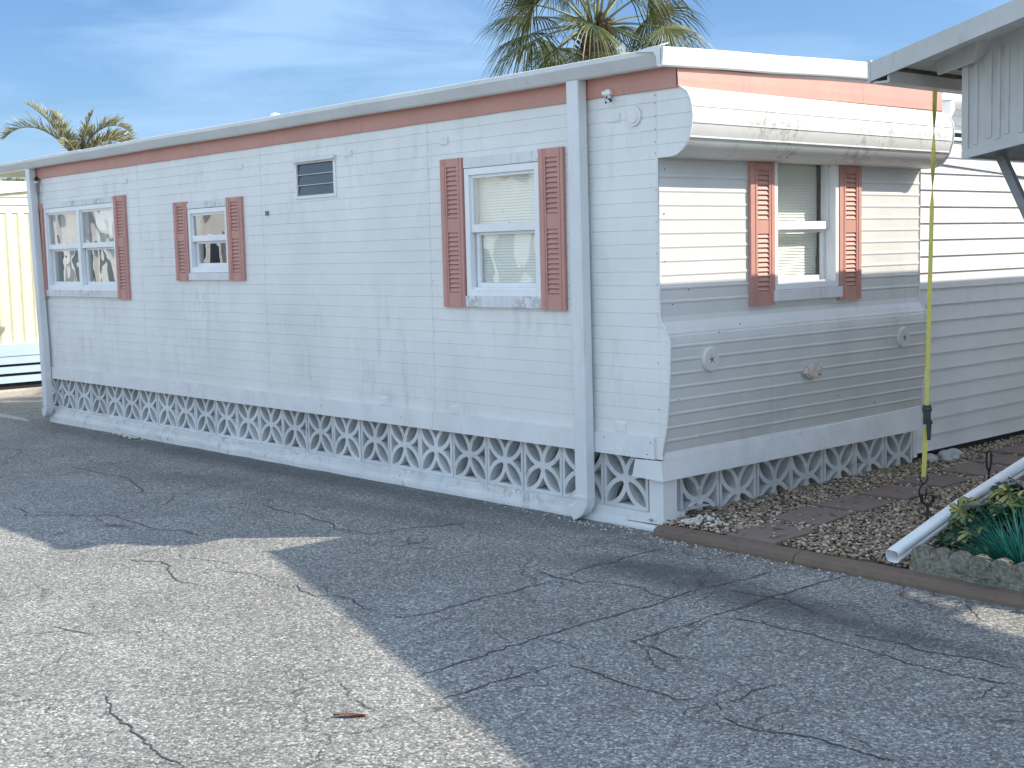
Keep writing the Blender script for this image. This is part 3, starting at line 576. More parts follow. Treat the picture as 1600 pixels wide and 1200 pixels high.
g.sheet(rows); g.f.append(tuple(range(len(fp)))); g.f.append(tuple(len(g.v)-len(fp)+i for i in range(len(fp)))); g.build('front_gutter', MAT['alu'], MH, recalc=False)
# crumpled corner flap where the two gutters meet
g = M(); g.add([(0.199,-0.195,2.945),(0.205,-0.197,3.055),(0.10,-0.19,3.052),(-0.02,-0.185,3.040),(0.15,-0.20,3.02),(0.205,-0.12,3.075),(0.12,-0.10,3.06),(0.03,-0.08,3.05)], [(0,1,4),(1,2,4),(2,3,4),(1,5,6,2),(2,6,7,3)]); g.build('gutter_flap', MAT['alu'], MH, recalc=False, solid=0.004)
# downspouts
def downspout(x, foot, lean):
    g = M(); w2, d2 = 0.054, 0.036; yc = -0.066
    path = [(x, yc, 2.95), (x+lean*0.4, yc, 2.2), (x+lean, yc, 0.9), (x+lean*1.15, yc, 0.155)]
    rings = []
    def ring(c, dx, dz, nx, nz): return [(c[0]+nx*u, c[1]+v, c[2]+nz*u) for u, v in ((-w2,-d2),(-w2+0.008,-d2-0.004),(w2-0.008,-d2-0.004),(w2,-d2),(w2,d2),(-w2,d2))]
    rows = [ring(p, 0, 0, 1, 0) for p in path]
    X0 = x+lean*1.15
    # elbow turning out along the wall to the left
    for k in range(1, 6):
        a = math.radians(62)*k/5; r = 0.10
        c = (X0-r*(1-math.cos(a)), yc, 0.155-r*math.sin(a)); rows.append([(c[0]+math.cos(a)*u, c[1]+v, c[2]-math.sin(a)*u*-1 if False else c[2]+(-math.sin(a)*u)*1.0) for u, v in ((-w2,-d2),(-w2+0.008,-d2-0.004),(w2-0.008,-d2-0.004),(w2,-d2),(w2,d2),(-w2,d2))])
    a = math.radians(62); c0 = (X0-0.10*(1-math.cos(a)), 0.155-0.10*math.sin(a)); L = foot
    c = (c0[0]-L*math.sin(a), yc, c0[1]-L*math.cos(a)); rows.append([(c[0]+math.cos(a)*u, c[1]+v, c[2]-math.sin(a)*u) for u, v in ((-w2,-d2),(-w2+0.008,-d2-0.004),(w2-0.008,-d2-0.004),(w2,-d2),(w2,d2),(-w2,d2))])
    g.sheet([r+[r[0]] for r in rows])
    o = g.build('downspout', MAT['alu'], MH, recalc=False, solid=0.003)
    q = M(); q.box(X0-w2-0.005, X0+w2+0.005, yc-d2-0.009, yc+d2+0.004, 0.150, 0.175); q.build('joint_collar', MAT['alu'], MH, bevel=0.003); return o
downspout(-0.655, 0.055, 0.012); downspout(-9.78, 0.04, 0.10)

# ------------------------------------------------------------------ windows and shutters (local u along the wall, n outward, z up)
def mapv(m, face):
    if face == 's': m.v = [(u, -n_, v) for u, n_, v in m.v]
    else: m.v = [(n_, u, v) for u, n_, v in m.v]
    return m
def lb(m, u0, u1, n0, n1, v0, v1): return m.box(u0, u1, n0, n1, v0, v1)
def frame_(m, u0, u1, v0, v1, wd, n0, n1, wb=None, wt=None):
    wb = wb or wd; wt = wt or wd
    lb(m, u0, u0+wd, n0, n1, v0, v1); lb(m, u1-wd, u1, n0, n1, v0, v1)
    lb(m, u0+wd, u1-wd, n0, n1-0.0005, v0, v0+wb); lb(m, u0+wd, u1-wd, n0, n1-0.0005, v1-wt, v1)
def shutter(u0, u1, v0, v1, face, label=None):
    m = M(); W_ = u1-u0; t = 0.026
    flip = True
    l0 = u0+W_*0.29; l1 = u0+W_*0.76
    lb(m, u0, l0-0.002, 0.002, t, v0, v1); lb(m, l1+0.002, u1, 0.002, t, v0, v1)
    lb(m, l0-0.002, l1+0.002, 0.002, t-0.002, v0, v0+0.10*(v1-v0)); lb(m, l0-0.002, l1+0.002, 0.002, t-0.002, v1-0.055*(v1-v0), v1)
    mid0 = v0+(v1-v0)*0.505; mid1 = v0+(v1-v0)*0.60
    lb(m, l0-0.002, l1+0.002, 0.002, t-0.004, mid0, mid1); lb(m, l0, l1, 0.001, 0.004, v0+0.05, v1-0.05)
    for g_ in (u0+W_*0.2, u0+W_*0.86): lb(m, g_-0.0035, g_+0.0035, t, t+0.004, v0, v1)
    for a, b in ((v0+0.10*(v1-v0), mid0), (mid1, v1-0.055*(v1-v0))):
        n = max(3, int(round((b-a)/0.0335))); p = (b-a)/n
        for k in range(n):
            z = a+k*p
            m.hexa([(l0,0.016,z+0.002),(l1,0.016,z+0.002),(l1,0.023,z+0.006),(l0,0.023,z+0.006),(l0,0.004,z+p-0.004),(l1,0.004,z+p-0.004),(l1,0.010,z+p),(l0,0.010,z+p)])
    for v in (v0+0.04*(v1-v0), v1-0.03*(v1-v0)):
        for u in (u0+W_*0.12, u1-W_*0.12): lb(m, u-0.004, u+0.004, t, t+0.003, v-0.004, v+0.004)
    return mapv(m, face).build('shutter', MAT['shutter'], MH, label=label)
def blinds(u0, u1, v0, v1, n0, face, parent, tilt=0.0215, ragged=0):
    m = M(); k = 0; v = v0
    while v < v1:
        e = ragged*random.random() if ragged and v < v0+0.25 else 0
        m.hexa([(u0,n0+0.009,v),(u1-e,n0+0.009,v),(u1-e,n0+0.010,v+0.002),(u0,n0+0.010,v+0.002),(u0,n0+0.000,v+tilt),(u1-e,n0+0.000,v+tilt),(u1-e,n0+0.001,v+tilt+0.002),(u0,n0+0.001,v+tilt+0.002)])
        v += 0.0205
    return mapv(m, face).build('blind', MAT['blind'], parent)
def sash(u0, u1, v0, v1, n1, face, parent, gl, wd=0.034, wb=0.04, wt=0.034):
    m = M(); frame_(m, u0, u1, v0, v1, wd, n1-0.028, n1, wb, wt); s_ = mapv(m, face).build('sash', MAT['vinyl'], parent, bevel=0.002)
    g = M(); g.add([(u0+wd-0.004,n1-0.014,v0+wb-0.004),(u1-wd+0.004,n1-0.014,v0+wb-0.004),(u1-wd+0.004,n1-0.014,v1-wt+0.004),(u0+wd-0.004,n1-0.014,v1-wt+0.004)], [(0,1,2,3)])
    mapv(g, face).build('pane', gl, s_, recalc=False); return s_
def window(u0, u1, v0, v1, rail, face, gl, header=None, sill=None, units=1, depth=0.02, n_out=0.014, wd=0.045, recess=0.0):
    m = M(); frame_(m, u0, u1, v0, v1, wd, -0.11, n_out, wd*1.0, wd)
    if units == 2:
        c = (u0+u1)/2; lb(m, c-0.036, c+0.036, -0.10, n_out+0.003, v0+0.004, v1-0.004)
    w_ = mapv(m, face).build('window', MAT['vinyl'], MH, bevel=0.003)
    spans = [(u0+wd, u1-wd)] if units == 1 else [(u0+wd, (u0+u1)/2-0.036), ((u0+u1)/2+0.036, u1-wd)]
    for a, b in spans:
        sash(a, b, rail-0.012, v1-wd, -0.006-recess, face, w_, gl, 0.022, 0.052, 0.022)
        sash(a+0.012, b-0.004, v0+wd, rail-0.014, -0.038-recess, face, w_, gl, 0.034, 0.046, 0.022)
        r_ = M(); lb(r_, a+0.001, b-0.001, -0.036-recess, -0.001-recess, rail-0.014, rail+0.044); mapv(r_, face).build('meeting_rail', MAT['vinyl'], w_, bevel=0.003)
        r_ = M(); lb(r_, (a+b)/2-0.05, (a+b)/2+0.05, -0.03-recess, -0.012-recess, rail+0.0445, rail+0.055); mapv(r_, face).build('sash_lock', MAT['vinyl'], w_)
        st = M(); lb(st, a, b, -0.034-recess, -0.004-recess, v0+wd-0.002, v0+wd+0.012); mapv(st, face).build('sill_step', MAT['vinyl'], w_)
    if header:
        h = M(); lb(h, header[0], header[1], 0.0, 0.016, header[2], header[3]); mapv(h, face).build('window_header', MAT['oldtrim'], w_, bevel=0.003)
    if sill:
        h = M(); lb(h, sill[0], sill[1], 0.0, 0.030, sill[2], sill[3]); mapv(h, face).build('window_sill', MAT['oldtrim'], w_, bevel=0.004)
    return w_
# large window of the long side
w1 = window(-1.895, -1.09, 1.515, 2.448, 1.995, 's', MAT['glassb'], (-1.90,-1.09,2.452,2.528), (-1.90,-1.075,1.432,1.515), wd=0.05)
blinds(-1.84, -1.14, 1.55, 2.42, -0.085, 's', w1)
shutter(-2.160, -1.908, 1.430, 2.532, 's'); shutter(-1.080, -0.838, 1.424, 2.532, 's')
# small middle window
w2 = window(-6.12, -5.36, 1.705, 2.322, 2.02, 's', MAT['glass'], (-6.13,-5.36,2.326,2.382), (-6.12,-5.35,1.632,1.703), wd=0.045)
m = M(); lb(m, -5.95, -5.93, -0.30, -0.28, 1.7, 2.4); lb(m, -5.72, -5.70, -0.30, -0.28, 1.7, 2.4); mapv(m, 's').build('curtain_rod', MAT['grey'], w2)
shutter(-6.391, -6.125, 1.628, 2.398, 's'); shutter(-5.355, -5.08, 1.628, 2.400, 's')
# double window at the far end
w3 = window(-9.585, -7.725, 1.520, 2.462, 2.005, 's', MAT['glass'], (-9.60,-7.725,2.466,2.526), (-9.60,-7.725,1.445,1.520), units=2, wd=0.05)
c = M()
for a, b in ((-9.45, -8.68), (-8.50, -7.78)):
    c.sheet([[(a+(b-a)*k/60, -0.13-0.018*math.sin(k*1.35)-0.01*noise.noise(Vector((k*0.2, a, 0))), v) for k in range(61)] for v in (1.52, 2.0, 2.45)])
mapv(c, 's').build('curtain', MAT['curtain'], w3, smooth=True, recalc=False)
shutter(-9.862, -9.608, 1.430, 2.528, 's'); shutter(-7.722, -7.456, 1.428, 2.528, 's')
# front window, deep set under the rolled eave
w4 = window(1.172, 1.945, 1.522, 2.50, 1.955, 'f', MAT['glassf'], None, (1.155,1.985,1.443,1.520), wd=0.042, n_out=0.02, recess=0.03)
blinds(1.20, 1.90, 1.56, 2.48, -0.150, 'f', w4, ragged=0.02)
shutter(0.905, 1.170, 1.422, 2.397, 'f'); shutter(1.948, 2.228, 1.420, 2.397, 'f')
# jalousie vent window
m = M(); frame_(m, -4.185, -3.565, 2.328, 2.665, 0.032, -0.08, 0.010, 0.026, 0.04); v_ = mapv(m, 's').build('vent_window', MAT['white'], MH, bevel=0.003)
m = M(); m.hexa([(-4.19,0.011,2.645),(-3.56,0.011,2.645),(-3.56,0.045,2.640),(-4.19,0.045,2.640),(-4.19,0.011,2.672),(-3.56,0.011,2.672),(-3.56,0.020,2.672),(-4.19,0.020,2.672)]); mapv(m, 's').build('drip_cap', MAT['trimw'], v_)
for k in range(3):
    z = 2.356+k*0.089; m = M(); m.hexa([(-4.15,-0.004,z),(-3.60,-0.004,z),(-3.60,0.001,z),(-4.15,0.001,z),(-4.15,-0.016,z+0.092),(-3.60,-0.016,z+0.092),(-3.60,-0.011,z+0.092),(-4.15,-0.011,z+0.092)]); mapv(m, 's').build('louvre_pane', MAT['louvre'], v_)
    m = M(); lb(m, -4.15, -3.60, -0.003, 0.004, z-0.004, z+0.002); mapv(m, 's').build('pane_clip', MAT['alug'], v_)
# small fixings on the long side
def ring_plate(u, v, w_, h, name='cover_plate'):
    m = M(); lb(m, u-w_/2, u+w_/2, 0.0, 0.010, v-h/2, v+h/2); lb(m, u-w_/2-0.008, u+w_/2+0.008, -0.001, 0.004, v-h/2-0.008, v+h/2+0.008); mapv(m, 's').build(name, MAT['trimw'], MH, bevel=0.002)
for u, v, a, b in ((-7.47,2.672,0.12,0.045),(-5.11,2.672,0.11,0.045),(-3.38,2.668,0.11,0.042),(-2.13,2.668,0.095,0.045),(-0.375,2.682,0.105,0.05),(-2.10,0.645,0.085,0.05),(-0.36,0.66,0.10,0.055),(-3.0,0.65,0.09,0.05)): ring_plate(u, v, a, b)
m = M(); lb(m, -4.675, -4.645, 0.0, 0.02, 2.21, 2.25); mapv(m, 's').build('outlet_stub', MAT['grey'], MH)
m = M(); m.tube([(-0.20,-0.001,2.678),(-0.20,-0.014,2.678)], 0.066, 28); m.tube([(-0.20,-0.014,2.678),(-0.20,-0.020,2.678)], [0.050,0.044], 28); m.build('round_cover', MAT['white'], MH)
# cord holder on the roof band near the corner, with its cord hook
m = M(); m.box(-0.425,-0.385,-0.030,-0.014,2.80,2.865); m.box(-0.44,-0.37,-0.045,-0.014,2.83,2.855); m.tube([(-0.40,-0.03,2.805),(-0.385,-0.06,2.79),(-0.365,-0.05,2.785)], 0.008, 6); hk = m.build('cord_holder', MAT['vinyl'], MH, bevel=0.003)
m = M(); m.tube([(-0.405,-0.036,2.82),(-0.405,-0.045,2.775)], 0.006, 6); m.tube([(-0.372,-0.05,2.80),(-0.355,-0.045,2.785)], 0.009, 6); m.build('cord_stub', MAT['black'], hk)
m = M(); m.tube([(-9.70,-0.03,2.83),(-9.66,-0.05,2.80)], 0.022, 8); cam_ = m.build('camera_bracket', MAT['black'], MH)
m = M(); m.tube([(-9.66+0.035*math.sin(t)*1.0, -0.035, 2.71+0.09*math.cos(t)) for t in [math.pi*2*k/24 for k in range(25)]], 0.006, 6); m.build('cable_loop', MAT['grey'], cam_)
m = M(); m.box(-9.71,-9.66,-0.06,-0.03,2.77,2.80); m.build('lens_cap', MAT['vinyl'], cam_)
# roof vent cap
m = M(); c_ = (-6.95, 1.55, 3.1); m.tube([(c_[0],c_[1],3.1),(c_[0],c_[1],3.36),(c_[0],c_[1],3.365),(c_[0],c_[1],3.40),(c_[0],c_[1],3.41)], [0.04,0.04,0.055,0.05,0.02], 16); m.build('roof_vent', MAT['vinyl'], MH)

# ornaments hung on the front
def star_plaque(y, z, label):
    t = thing('star_plaque', (0.085, y, z), label, 'wall plaque', 'round starfish plaques on the scalloped front'); x = 0.085
    m = M(); m.tube([(x-0.008,y,z),(x+0.008,y,z),(x+0.018,y,z),(x+0.020,y,z),(x+0.014,y,z),(x+0.014,y,z)], [0.078,0.080,0.074,0.062,0.056,0.001], 36); m.build('disc', MAT['front'], t, smooth=False)
    s_ = M(); pts = []
    for k in range(10):
        r = 0.036 if k % 2 == 0 else 0.009; a = math.pi/2+k*math.pi/5+0.1; pts.append((y+r*math.cos(a), z+r*math.sin(a)))
    s_.prism(pts, 0, x+0.0145, x+0.020); s_.build('starfish', MAT['star'], t)
star_plaque(0.385, 1.10, 'round white starfish plaque near the front corner of the mobile home')
star_plaque(2.700, 1.10, 'round white starfish plaque beside the yellow strap')
m = M(); y, z, x = 1.52, 0.930, 0.10
fish = [(-0.115,-0.005),(-0.085,0.025),(-0.04,0.048),(0.0,0.058),(0.035,0.045),(0.055,0.022),(0.085,0.062),(0.092,0.03),(0.082,0.0),(0.088,-0.035),(0.06,-0.018),(0.03,-0.042),(-0.02,-0.055),(-0.055,-0.042),(-0.08,-0.035)]
m.prism([(y+a, z+b) for a, b in fish], 0, x-0.02, x+0.008); m.prism([(y+a*0.72-0.008, z+b*0.72) for a, b in fish], 0, x+0.008, x+0.018)
fo = tag(m.build('fish_ornament', MAT['shell'], bevel=0.003), 'small shell fish ornament hung on the front between the plaques', 'wall ornament')

# ------------------------------------------------------------------ vinyl sided extension behind the strap
EX = thing('vinyl_extension', (-0.3, 5.5, 0), 'white vinyl sided extension joined to the far end of the scalloped front', 'extension')
m = M(); z = 0.115; XE = -0.10; Y0 = 3.19; Y1 = 9.5
prs = []; k = 0
while z < 2.62:
    prs += [(XE+0.016, z), (XE+0.014, z+0.012), (XE, z+0.130)]; z += 0.1335
prs.append((XE, z))
m.sheet([[(x, Y0, z_), (x, 5.0, z_), (x, Y1, z_)] for x, z_ in prs]); m.build('lap_siding', MAT['vsiding'], EX, recalc=False)
m = M(); m.box(XE-0.02, XE+0.022, 3.13, 3.195, 0.085, 2.70); m.build('corner_trim', MAT['vsiding'], EX, bevel=0.003)
m = M(); m.box(-1.4, XE-0.02, 3.2, Y1, 0.1, 2.66); m.build('body', MAT['vsiding'], EX)
m = M(); m.box(XE-0.05, XE-0.01, 3.15, Y1, -0.02, 0.12); m.build('ground_gap', MAT['dark'], EX)
m = M(); m.hexa([(XE+0.012,3.2,2.475),(XE+0.028,3.2,2.475),(XE+0.028,6.5,2.30),(XE+0.012,6.5,2.30),(XE+0.012,3.2,2.505),(XE+0.028,3.2,2.505),(XE+0.028,6.5,2.33),(XE+0.012,6.5,2.33)]); m.build('sloping_shadow_strip', MAT['alug'], EX)  # thin grey strip standing in for a sloping shadow line on the siding
m = M(); m.hexa([(-1.42,3.25,2.655),(-0.07,3.25,2.655),(-0.07,Y1,2.655),(-1.42,Y1,2.655),(-1.42,3.25,2.68),(-0.10,3.3,2.68),(-0.10,Y1,2.72),(-1.42,Y1,2.72)]); m.build('roof_edge', MAT['alu'], EX)
# higher roof, gutter and elbow seen above the extension
HB = thing('rear_home', (-4.0, 8.0, 0), 'white home behind the extension showing its gutter and grey wall', 'home')
m = M(); m.box(-6.0, -1.45, 4.95, 12.0, 0, 3.165); hw = m.build('wall', MAT['alug'], HB)
m = M()
for k in range(7): z = 2.50+k*0.10; m.hexa([(-1.449,4.95,z),(-1.435,4.95,z),(-1.435,12,z),(-1.449,12,z),(-1.449,4.95,z+0.094),(-1.446,4.95,z+0.094),(-1.446,12,z+0.094),(-1.449,12,z+0.094)])
m.build('lap_siding', MAT['alug'], HB)
m = M(); m.box(-6.2, -1.09, 4.85, 12.2, 3.166, 3.245); m.build('roof', MAT['roofw'], HB, bevel=0.01)
m = M(); m.box(-1.088, -1.0, 4.86, 12.2, 3.185, 3.238); m.box(-1.10, -0.975, 4.85, 12.2, 3.160, 3.176); m.build('gutter', MAT['vinyl'], HB, bevel=0.006)
m = M(); m.tube([(-1.04,5.30,3.16),(-1.04,5.31,3.08),(-1.10,5.33,3.0),(-1.24,5.36,2.90),(-1.36,5.38,2.80),(-1.38,5.38,2.5)], 0.05, sq=(0.07,0.10)); m.build('gutter_elbow', MAT['vinyl'], HB)
m = M(); m.box(-1.444, -1.425, 5.75, 8.4, 2.80, 2.925); m.build('dark_opening', MAT['dark'], HB)
m = M(); m.box(-1.444, -1.418, 5.70, 8.5, 2.926, 2.955); m.build('opening_trim', MAT['vinyl'], HB)

# ------------------------------------------------------------------ neighbouring home on the right: wide eave, boxed bay, brace
NB = thing('neighbor_home', (5.5, 4.0, 0), 'neighbouring white home at the right edge with overhanging roof, boxed panel and grey brace', 'home')
RX0, RX1, RXR = 1.18, 13.2, 7.2; sl = 0.235; RY0, RY1 = 0.545, 11.0
def ry(x): return 0.545-0.047*(x-1.18)
def rz(x): return 2.885+sl*(x-RX0) if x < RXR else 2.885+sl*(RXR-RX0)-0.235*(x-RXR)
m = M()
gx_ = (RX0, 5.55, 5.93, 6.06, 6.57, RXR, RX1); gy_ = (None, 3.10, 3.22, 3.37, 3.50, RY1)     # two unseen openings added to throw sun patches on the drive
def rp(i, j): x = gx_[i]; return (x, ry(x)+0.012 if gy_[j] is None else gy_[j], rz(x))
for i in range(6):
    for j in range(5):
        if (i == 1 and j == 2) or (i == 3 and j in (1, 2, 3)): continue
        m.add([rp(i,j), rp(i+1,j), rp(i+1,j+1), rp(i,j+1)], [(0,1,2,3)])
m.build('roof', MAT['roofw'], NB, recalc=False)
m = M()
for a, b in ((RX0, 3.6), (3.603, RXR), (RXR, RX1)):
    A, B = ry(a), ry(b); m.hexa([(a,A,rz(a)-0.108),(b,B,rz(b)-0.108),(b,B+0.012,rz(b)-0.108),(a,A+0.012,rz(a)-0.108),(a,A,rz(a)+0.004),(b,B,rz(b)+0.004),(b,B+0.012,rz(b)+0.004),(a,A+0.012,rz(a)+0.004)])
m.hexa([(RX0-0.012,RY0-0.003,rz(RX0)-0.115),(RX0+0.002,RY0-0.003,rz(RX0)-0.115),(RX0+0.002,RY0+0.05,rz(RX0)-0.115),(RX0-0.012,RY0+0.05,rz(RX0)-0.115),(RX0-0.016,RY0-0.003,rz(RX0)+0.02),(RX0+0.006,RY0-0.003,rz(RX0)+0.014),(RX0+0.006,RY0+0.05,rz(RX0)+0.01),(RX0-0.016,RY0+0.05,rz(RX0)+0.02)])
m.build('gable_fascia', MAT['nb'], NB)
m = M(); m.box(RX0-0.004, RX0+0.012, RY0+0.05, RY1, 2.785, 2.885); m.box(RX0+0.0125, RX0+0.11, RY0+0.013, RY1, 2.762, 2.775); m.box(RX0+0.108, RX0+0.122, RY0+0.014, RY1, 2.763, 2.83); m.build('eave_beam', MAT['nb'], NB)
m = M(); th = 0.05
for k in range(72):
    x = RX0+0.12+k*0.07
    if x+0.07 > 4.6: break
    a, b = x, x+0.066
    m.hexa([(a,ry(a)+0.014,rz(a)-th-0.004),(b,ry(b)+0.014,rz(b)-th-0.004),(b,RY1,rz(b)-th-0.004),(a,RY1,rz(a)-th-0.004),(a,ry(a)+0.014,rz(a)-th+0.006),(b,ry(b)+0.014,rz(b)-th+0.006),(b,RY1,rz(b)-th+0.006),(a,RY1,rz(a)-th+0.006)])
m.sheet([[(x, ry(x)+0.014, rz(x)-th+0.004) for x in (RX0+0.1, 4.6)], [(x, RY1, rz(x)-th+0.004) for x in (RX0+0.1, 4.6)]])
m.build('soffit', MAT['soffit'], NB, recalc=False)
m = M(); m.box(1.48, 1.66, 1.01, 1.06, 2.842, 2.85); m.build('soffit_gap', MAT['black'], NB)
# hip-shaped collar where the soffit meets the boxed bay
m = M(); m.hexa([(1.44,0.845,2.80),(1.70,0.80,2.84),(1.74,0.90,2.90),(1.50,1.00,2.85),(1.42,0.84,2.90),(1.74,0.78,2.97),(1.78,0.90,2.98),(1.50,1.02,2.93)]); m.build('soffit_collar', MAT['nb'], NB, bevel=0.01)
BY = 0.87
def bz(x): return 2.312+0.168*(x-1.598)
m = M(); 
m.hexa([(1.598,BY,bz(1.598)),(5.0,BY,2.9),(5.0,BY+0.02,2.9),(1.598,BY+0.02,bz(1.598)),(1.598,BY,2.93),(5.0,BY,3.72),(5.0,BY+0.02,3.72),(1.598,BY+0.02,2.93)])
m.hexa([(1.598,BY+0.02,bz(1.598)),(1.61,BY+0.02,bz(1.598)),(1.61,1.75,bz(1.598)),(1.598,1.75,bz(1.598)),(1.598,BY+0.02,2.93),(1.61,BY+0.02,2.93),(1.61,1.75,2.93),(1.598,1.75,2.93)])
bx = m.build('boxed_bay', MAT['nb'], NB)
rib = M(); x = 1.66; k = 0
while x < 3.4:
    h_ = 0.06+0.015*(k % 2); rib.hexa([(x,BY-0.006,bz(x)+h_),(x+0.03,BY-0.006,bz(x+0.03)+h_),(x+0.03,BY+0.001,bz(x+0.03)+h_),(x,BY+0.001,bz(x)+h_),(x,BY-0.006,rz(x)-0.11),(x+0.03,BY-0.006,rz(x+0.03)-0.11),(x+0.03,BY+0.001,rz(x+0.03)-0.11),(x,BY+0.001,rz(x)-0.11)])
    x += 0.052 if k % 3 else 0.085; k += 1
rib.build('panel_ribs', MAT['nb'], bx, bevel=0.002)
tr_ = M(); tr_.hexa([(1.592,BY-0.009,bz(1.592)-0.006),(3.4,BY-0.009,bz(3.4)-0.006),(3.4,BY-0.0005,bz(3.4)-0.006),(1.592,BY-0.0005,bz(1.592)-0.006),(1.592,BY-0.009,bz(1.592)+0.045),(3.4,BY-0.009,bz(3.4)+0.045),(3.4,BY-0.0005,bz(3.4)+0.045),(1.592,BY-0.0005,bz(1.592)+0.045)])
tr_.box(1.592, 1.632, BY-0.0095, BY-0.0007, 2.36, 2.87); tr_.build('panel_trim', MAT['nb'], bx)
un = M(); un.hexa([(1.60,BY+0.01,bz(1.6)+0.004),(5.0,BY+0.01,2.90),(5.0,1.75,2.90),(1.60,1.75,bz(1.6)+0.004),(1.60,BY+0.01,bz(1.6)+0.02),(5.0,BY+0.01,2.92),(5.0,1.75,2.92),(1.60,1.75,bz(1.6)+0.02)])
un.build('bay_underside', MAT['grey'], bx)
m = M(); m.tube([(1.665,1.16,2.36),(2.47,1.16,0.72)], 0.03, sq=(0.05,0.05)); m.build('brace', MAT['grey'], NB)
m = M(); m.box(2.44, 2.53, 1.12, 1.21, 0.0, 2.9); m.build('porch_post', MAT['white'], NB)
m = M(); m.box(2.46, 12.8, 4.3, 10.8, 0.0, 2.95); m.build('wall', MAT['white'], NB)

# tie-down strap with ratchet and hooks, and the two anchors in the gravel
TS = thing('tie_down_strap', (1.19, 1.2, 0.35), 'yellow tie-down strap hanging from the eave to an iron hook, with black ratchet', 'strap')
rows = []
top, bot = Vector((1.185,1.262,2.765)), Vector((1.2,1.165,0.80))
for k in range(61):
    t = k/60; p = top.lerp(bot, t); a = math.radians(25+330*max(0, min(1, (t-0.03)/0.34))**1.0)+0.5*t; wv = 0.0135
    d = Vector((math.cos(a), math.sin(a), 0)); rows.append([tuple(p-d*wv), tuple(p+d*wv)])
m = M(); m.sheet(rows)
rows = []
for k in range(12):
    t = k/11; p = Vector((1.2,1.16,0.66)).lerp(Vector((1.2,1.135,0.345)), t); a = math.radians(40); wv = 0.0165-0.003*t; d = Vector((math.cos(a), math.sin(a), 0)); rows.append([tuple(p-d*wv), tuple(p+d*wv)])
m.sheet(rows); m.build('webbing', MAT['strap'], TS, recalc=False, solid=0.003)
RM = Matrix.Translation((1.203,1.165,0.73)) @ Matrix.Rotation(math.radians(40), 4, 'Z')
m = M(); m.box(-0.022,-0.017,-0.02,0.02,-0.055,0.075,RM); m.box(0.017,0.022,-0.02,0.02,-0.055,0.075,RM); m.box(-0.017,0.017,-0.012,0.014,-0.03,0.07,RM)
m.tube([RM@Vector((-0.028,0,0.045)), RM@Vector((0.028,0,0.045))], 0.017, 12); m.tube([RM@Vector((-0.026,-0.01,-0.04)), RM@Vector((0.034,-0.01,-0.04))], 0.008, 8)
m.build('ratchet', MAT['ratchet'], TS, bevel=0.002)
m = M(); RH = RM @ Matrix.Translation((0.012,-0.012,-0.05)) @ Matrix.Rotation(math.radians(-6), 4, 'X'); m.hexa([RH@Vector(p) for p in ((-0.012,-0.012,-0.10),(0.006,-0.012,-0.10),(0.006,0.006,-0.10),(-0.012,0.006,-0.10),(-0.02,-0.014,0.03),(0.016,-0.014,0.03),(0.016,0.012,0.03),(-0.02,0.012,0.03))]); m.build('ratchet_handle', MAT['black'], TS, bevel=0.004)
U = Vector((math.cos(math.radians(42)), math.sin(math.radians(42)), 0)); c0 = Vector((1.2,1.135,0.335))
def hp(u, v): return c0+U*u+Vector((0,0,v))
m = M(); m.tube([hp(-0.022,0.02), hp(-0.024,0.0), hp(-0.012,-0.025), hp(0.0,-0.035), hp(0.014,-0.025), hp(0.026,0.0), hp(0.022,0.02)], 0.0055, 8)
m.tube([hp(0.002,-0.033), hp(-0.018,-0.05), hp(-0.027,-0.08), hp(-0.024,-0.115), hp(-0.008,-0.14), hp(0.010,-0.13), hp(0.017,-0.10), hp(0.019,-0.07)], 0.0055, 8); m.build('hook', MAT['black'], TS, smooth=True)
GA = thing('ground_anchor', (1.22,1.15,0.05), 'black iron anchor stake in the gravel holding the yellow strap hook', 'ground anchor', 'iron anchors in the gravel bed')
def gp_(u, v): return Vector((1.215,1.15,0.0))+U*u+Vector((0,0,v))
m = M(); m.tube([gp_(0.004,-0.1), gp_(0.004,0.16)], 0.0095, 8); m.build('rod', MAT['black'], GA, smooth=True)
m = M(); m.tube([gp_(-0.035,0.225), gp_(-0.030,0.19), gp_(-0.012,0.166), gp_(0.012,0.162), gp_(0.034,0.185), gp_(0.042,0.212)], 0.008, 6); m.box(-0.04,-0.024,-0.012,0.012,0.18,0.235, Matrix.Translation((1.215,1.15,0)) @ Matrix.Rotation(math.radians(42),4,'Z')); m.box(0.03,0.046,-0.012,0.012,0.185,0.228, Matrix.Translation((1.215,1.15,0)) @ Matrix.Rotation(math.radians(42),4,'Z')); m.build('clevis', MAT['black'], GA)
m = M(); q = Vector((1.2,1.963,0)); L = []
for v, u in ((-0.1,0),(0.27,0.0),(0.30,-0.012),(0.35,-0.017),(0.40,-0.013),(0.418,0.0),(0.40,0.013),(0.35,0.016),(0.30,0.010),(0.27,0.003)): L.append(q+U*u+Vector((0,0,v)))
m.tube(L, 0.0075, 8); tag(m.build('ground_anchor', MAT['black'], smooth=True), 'black looped anchor rod standing free in the gravel behind the white pipe', 'ground anchor', 'iron anchors in the gravel bed')

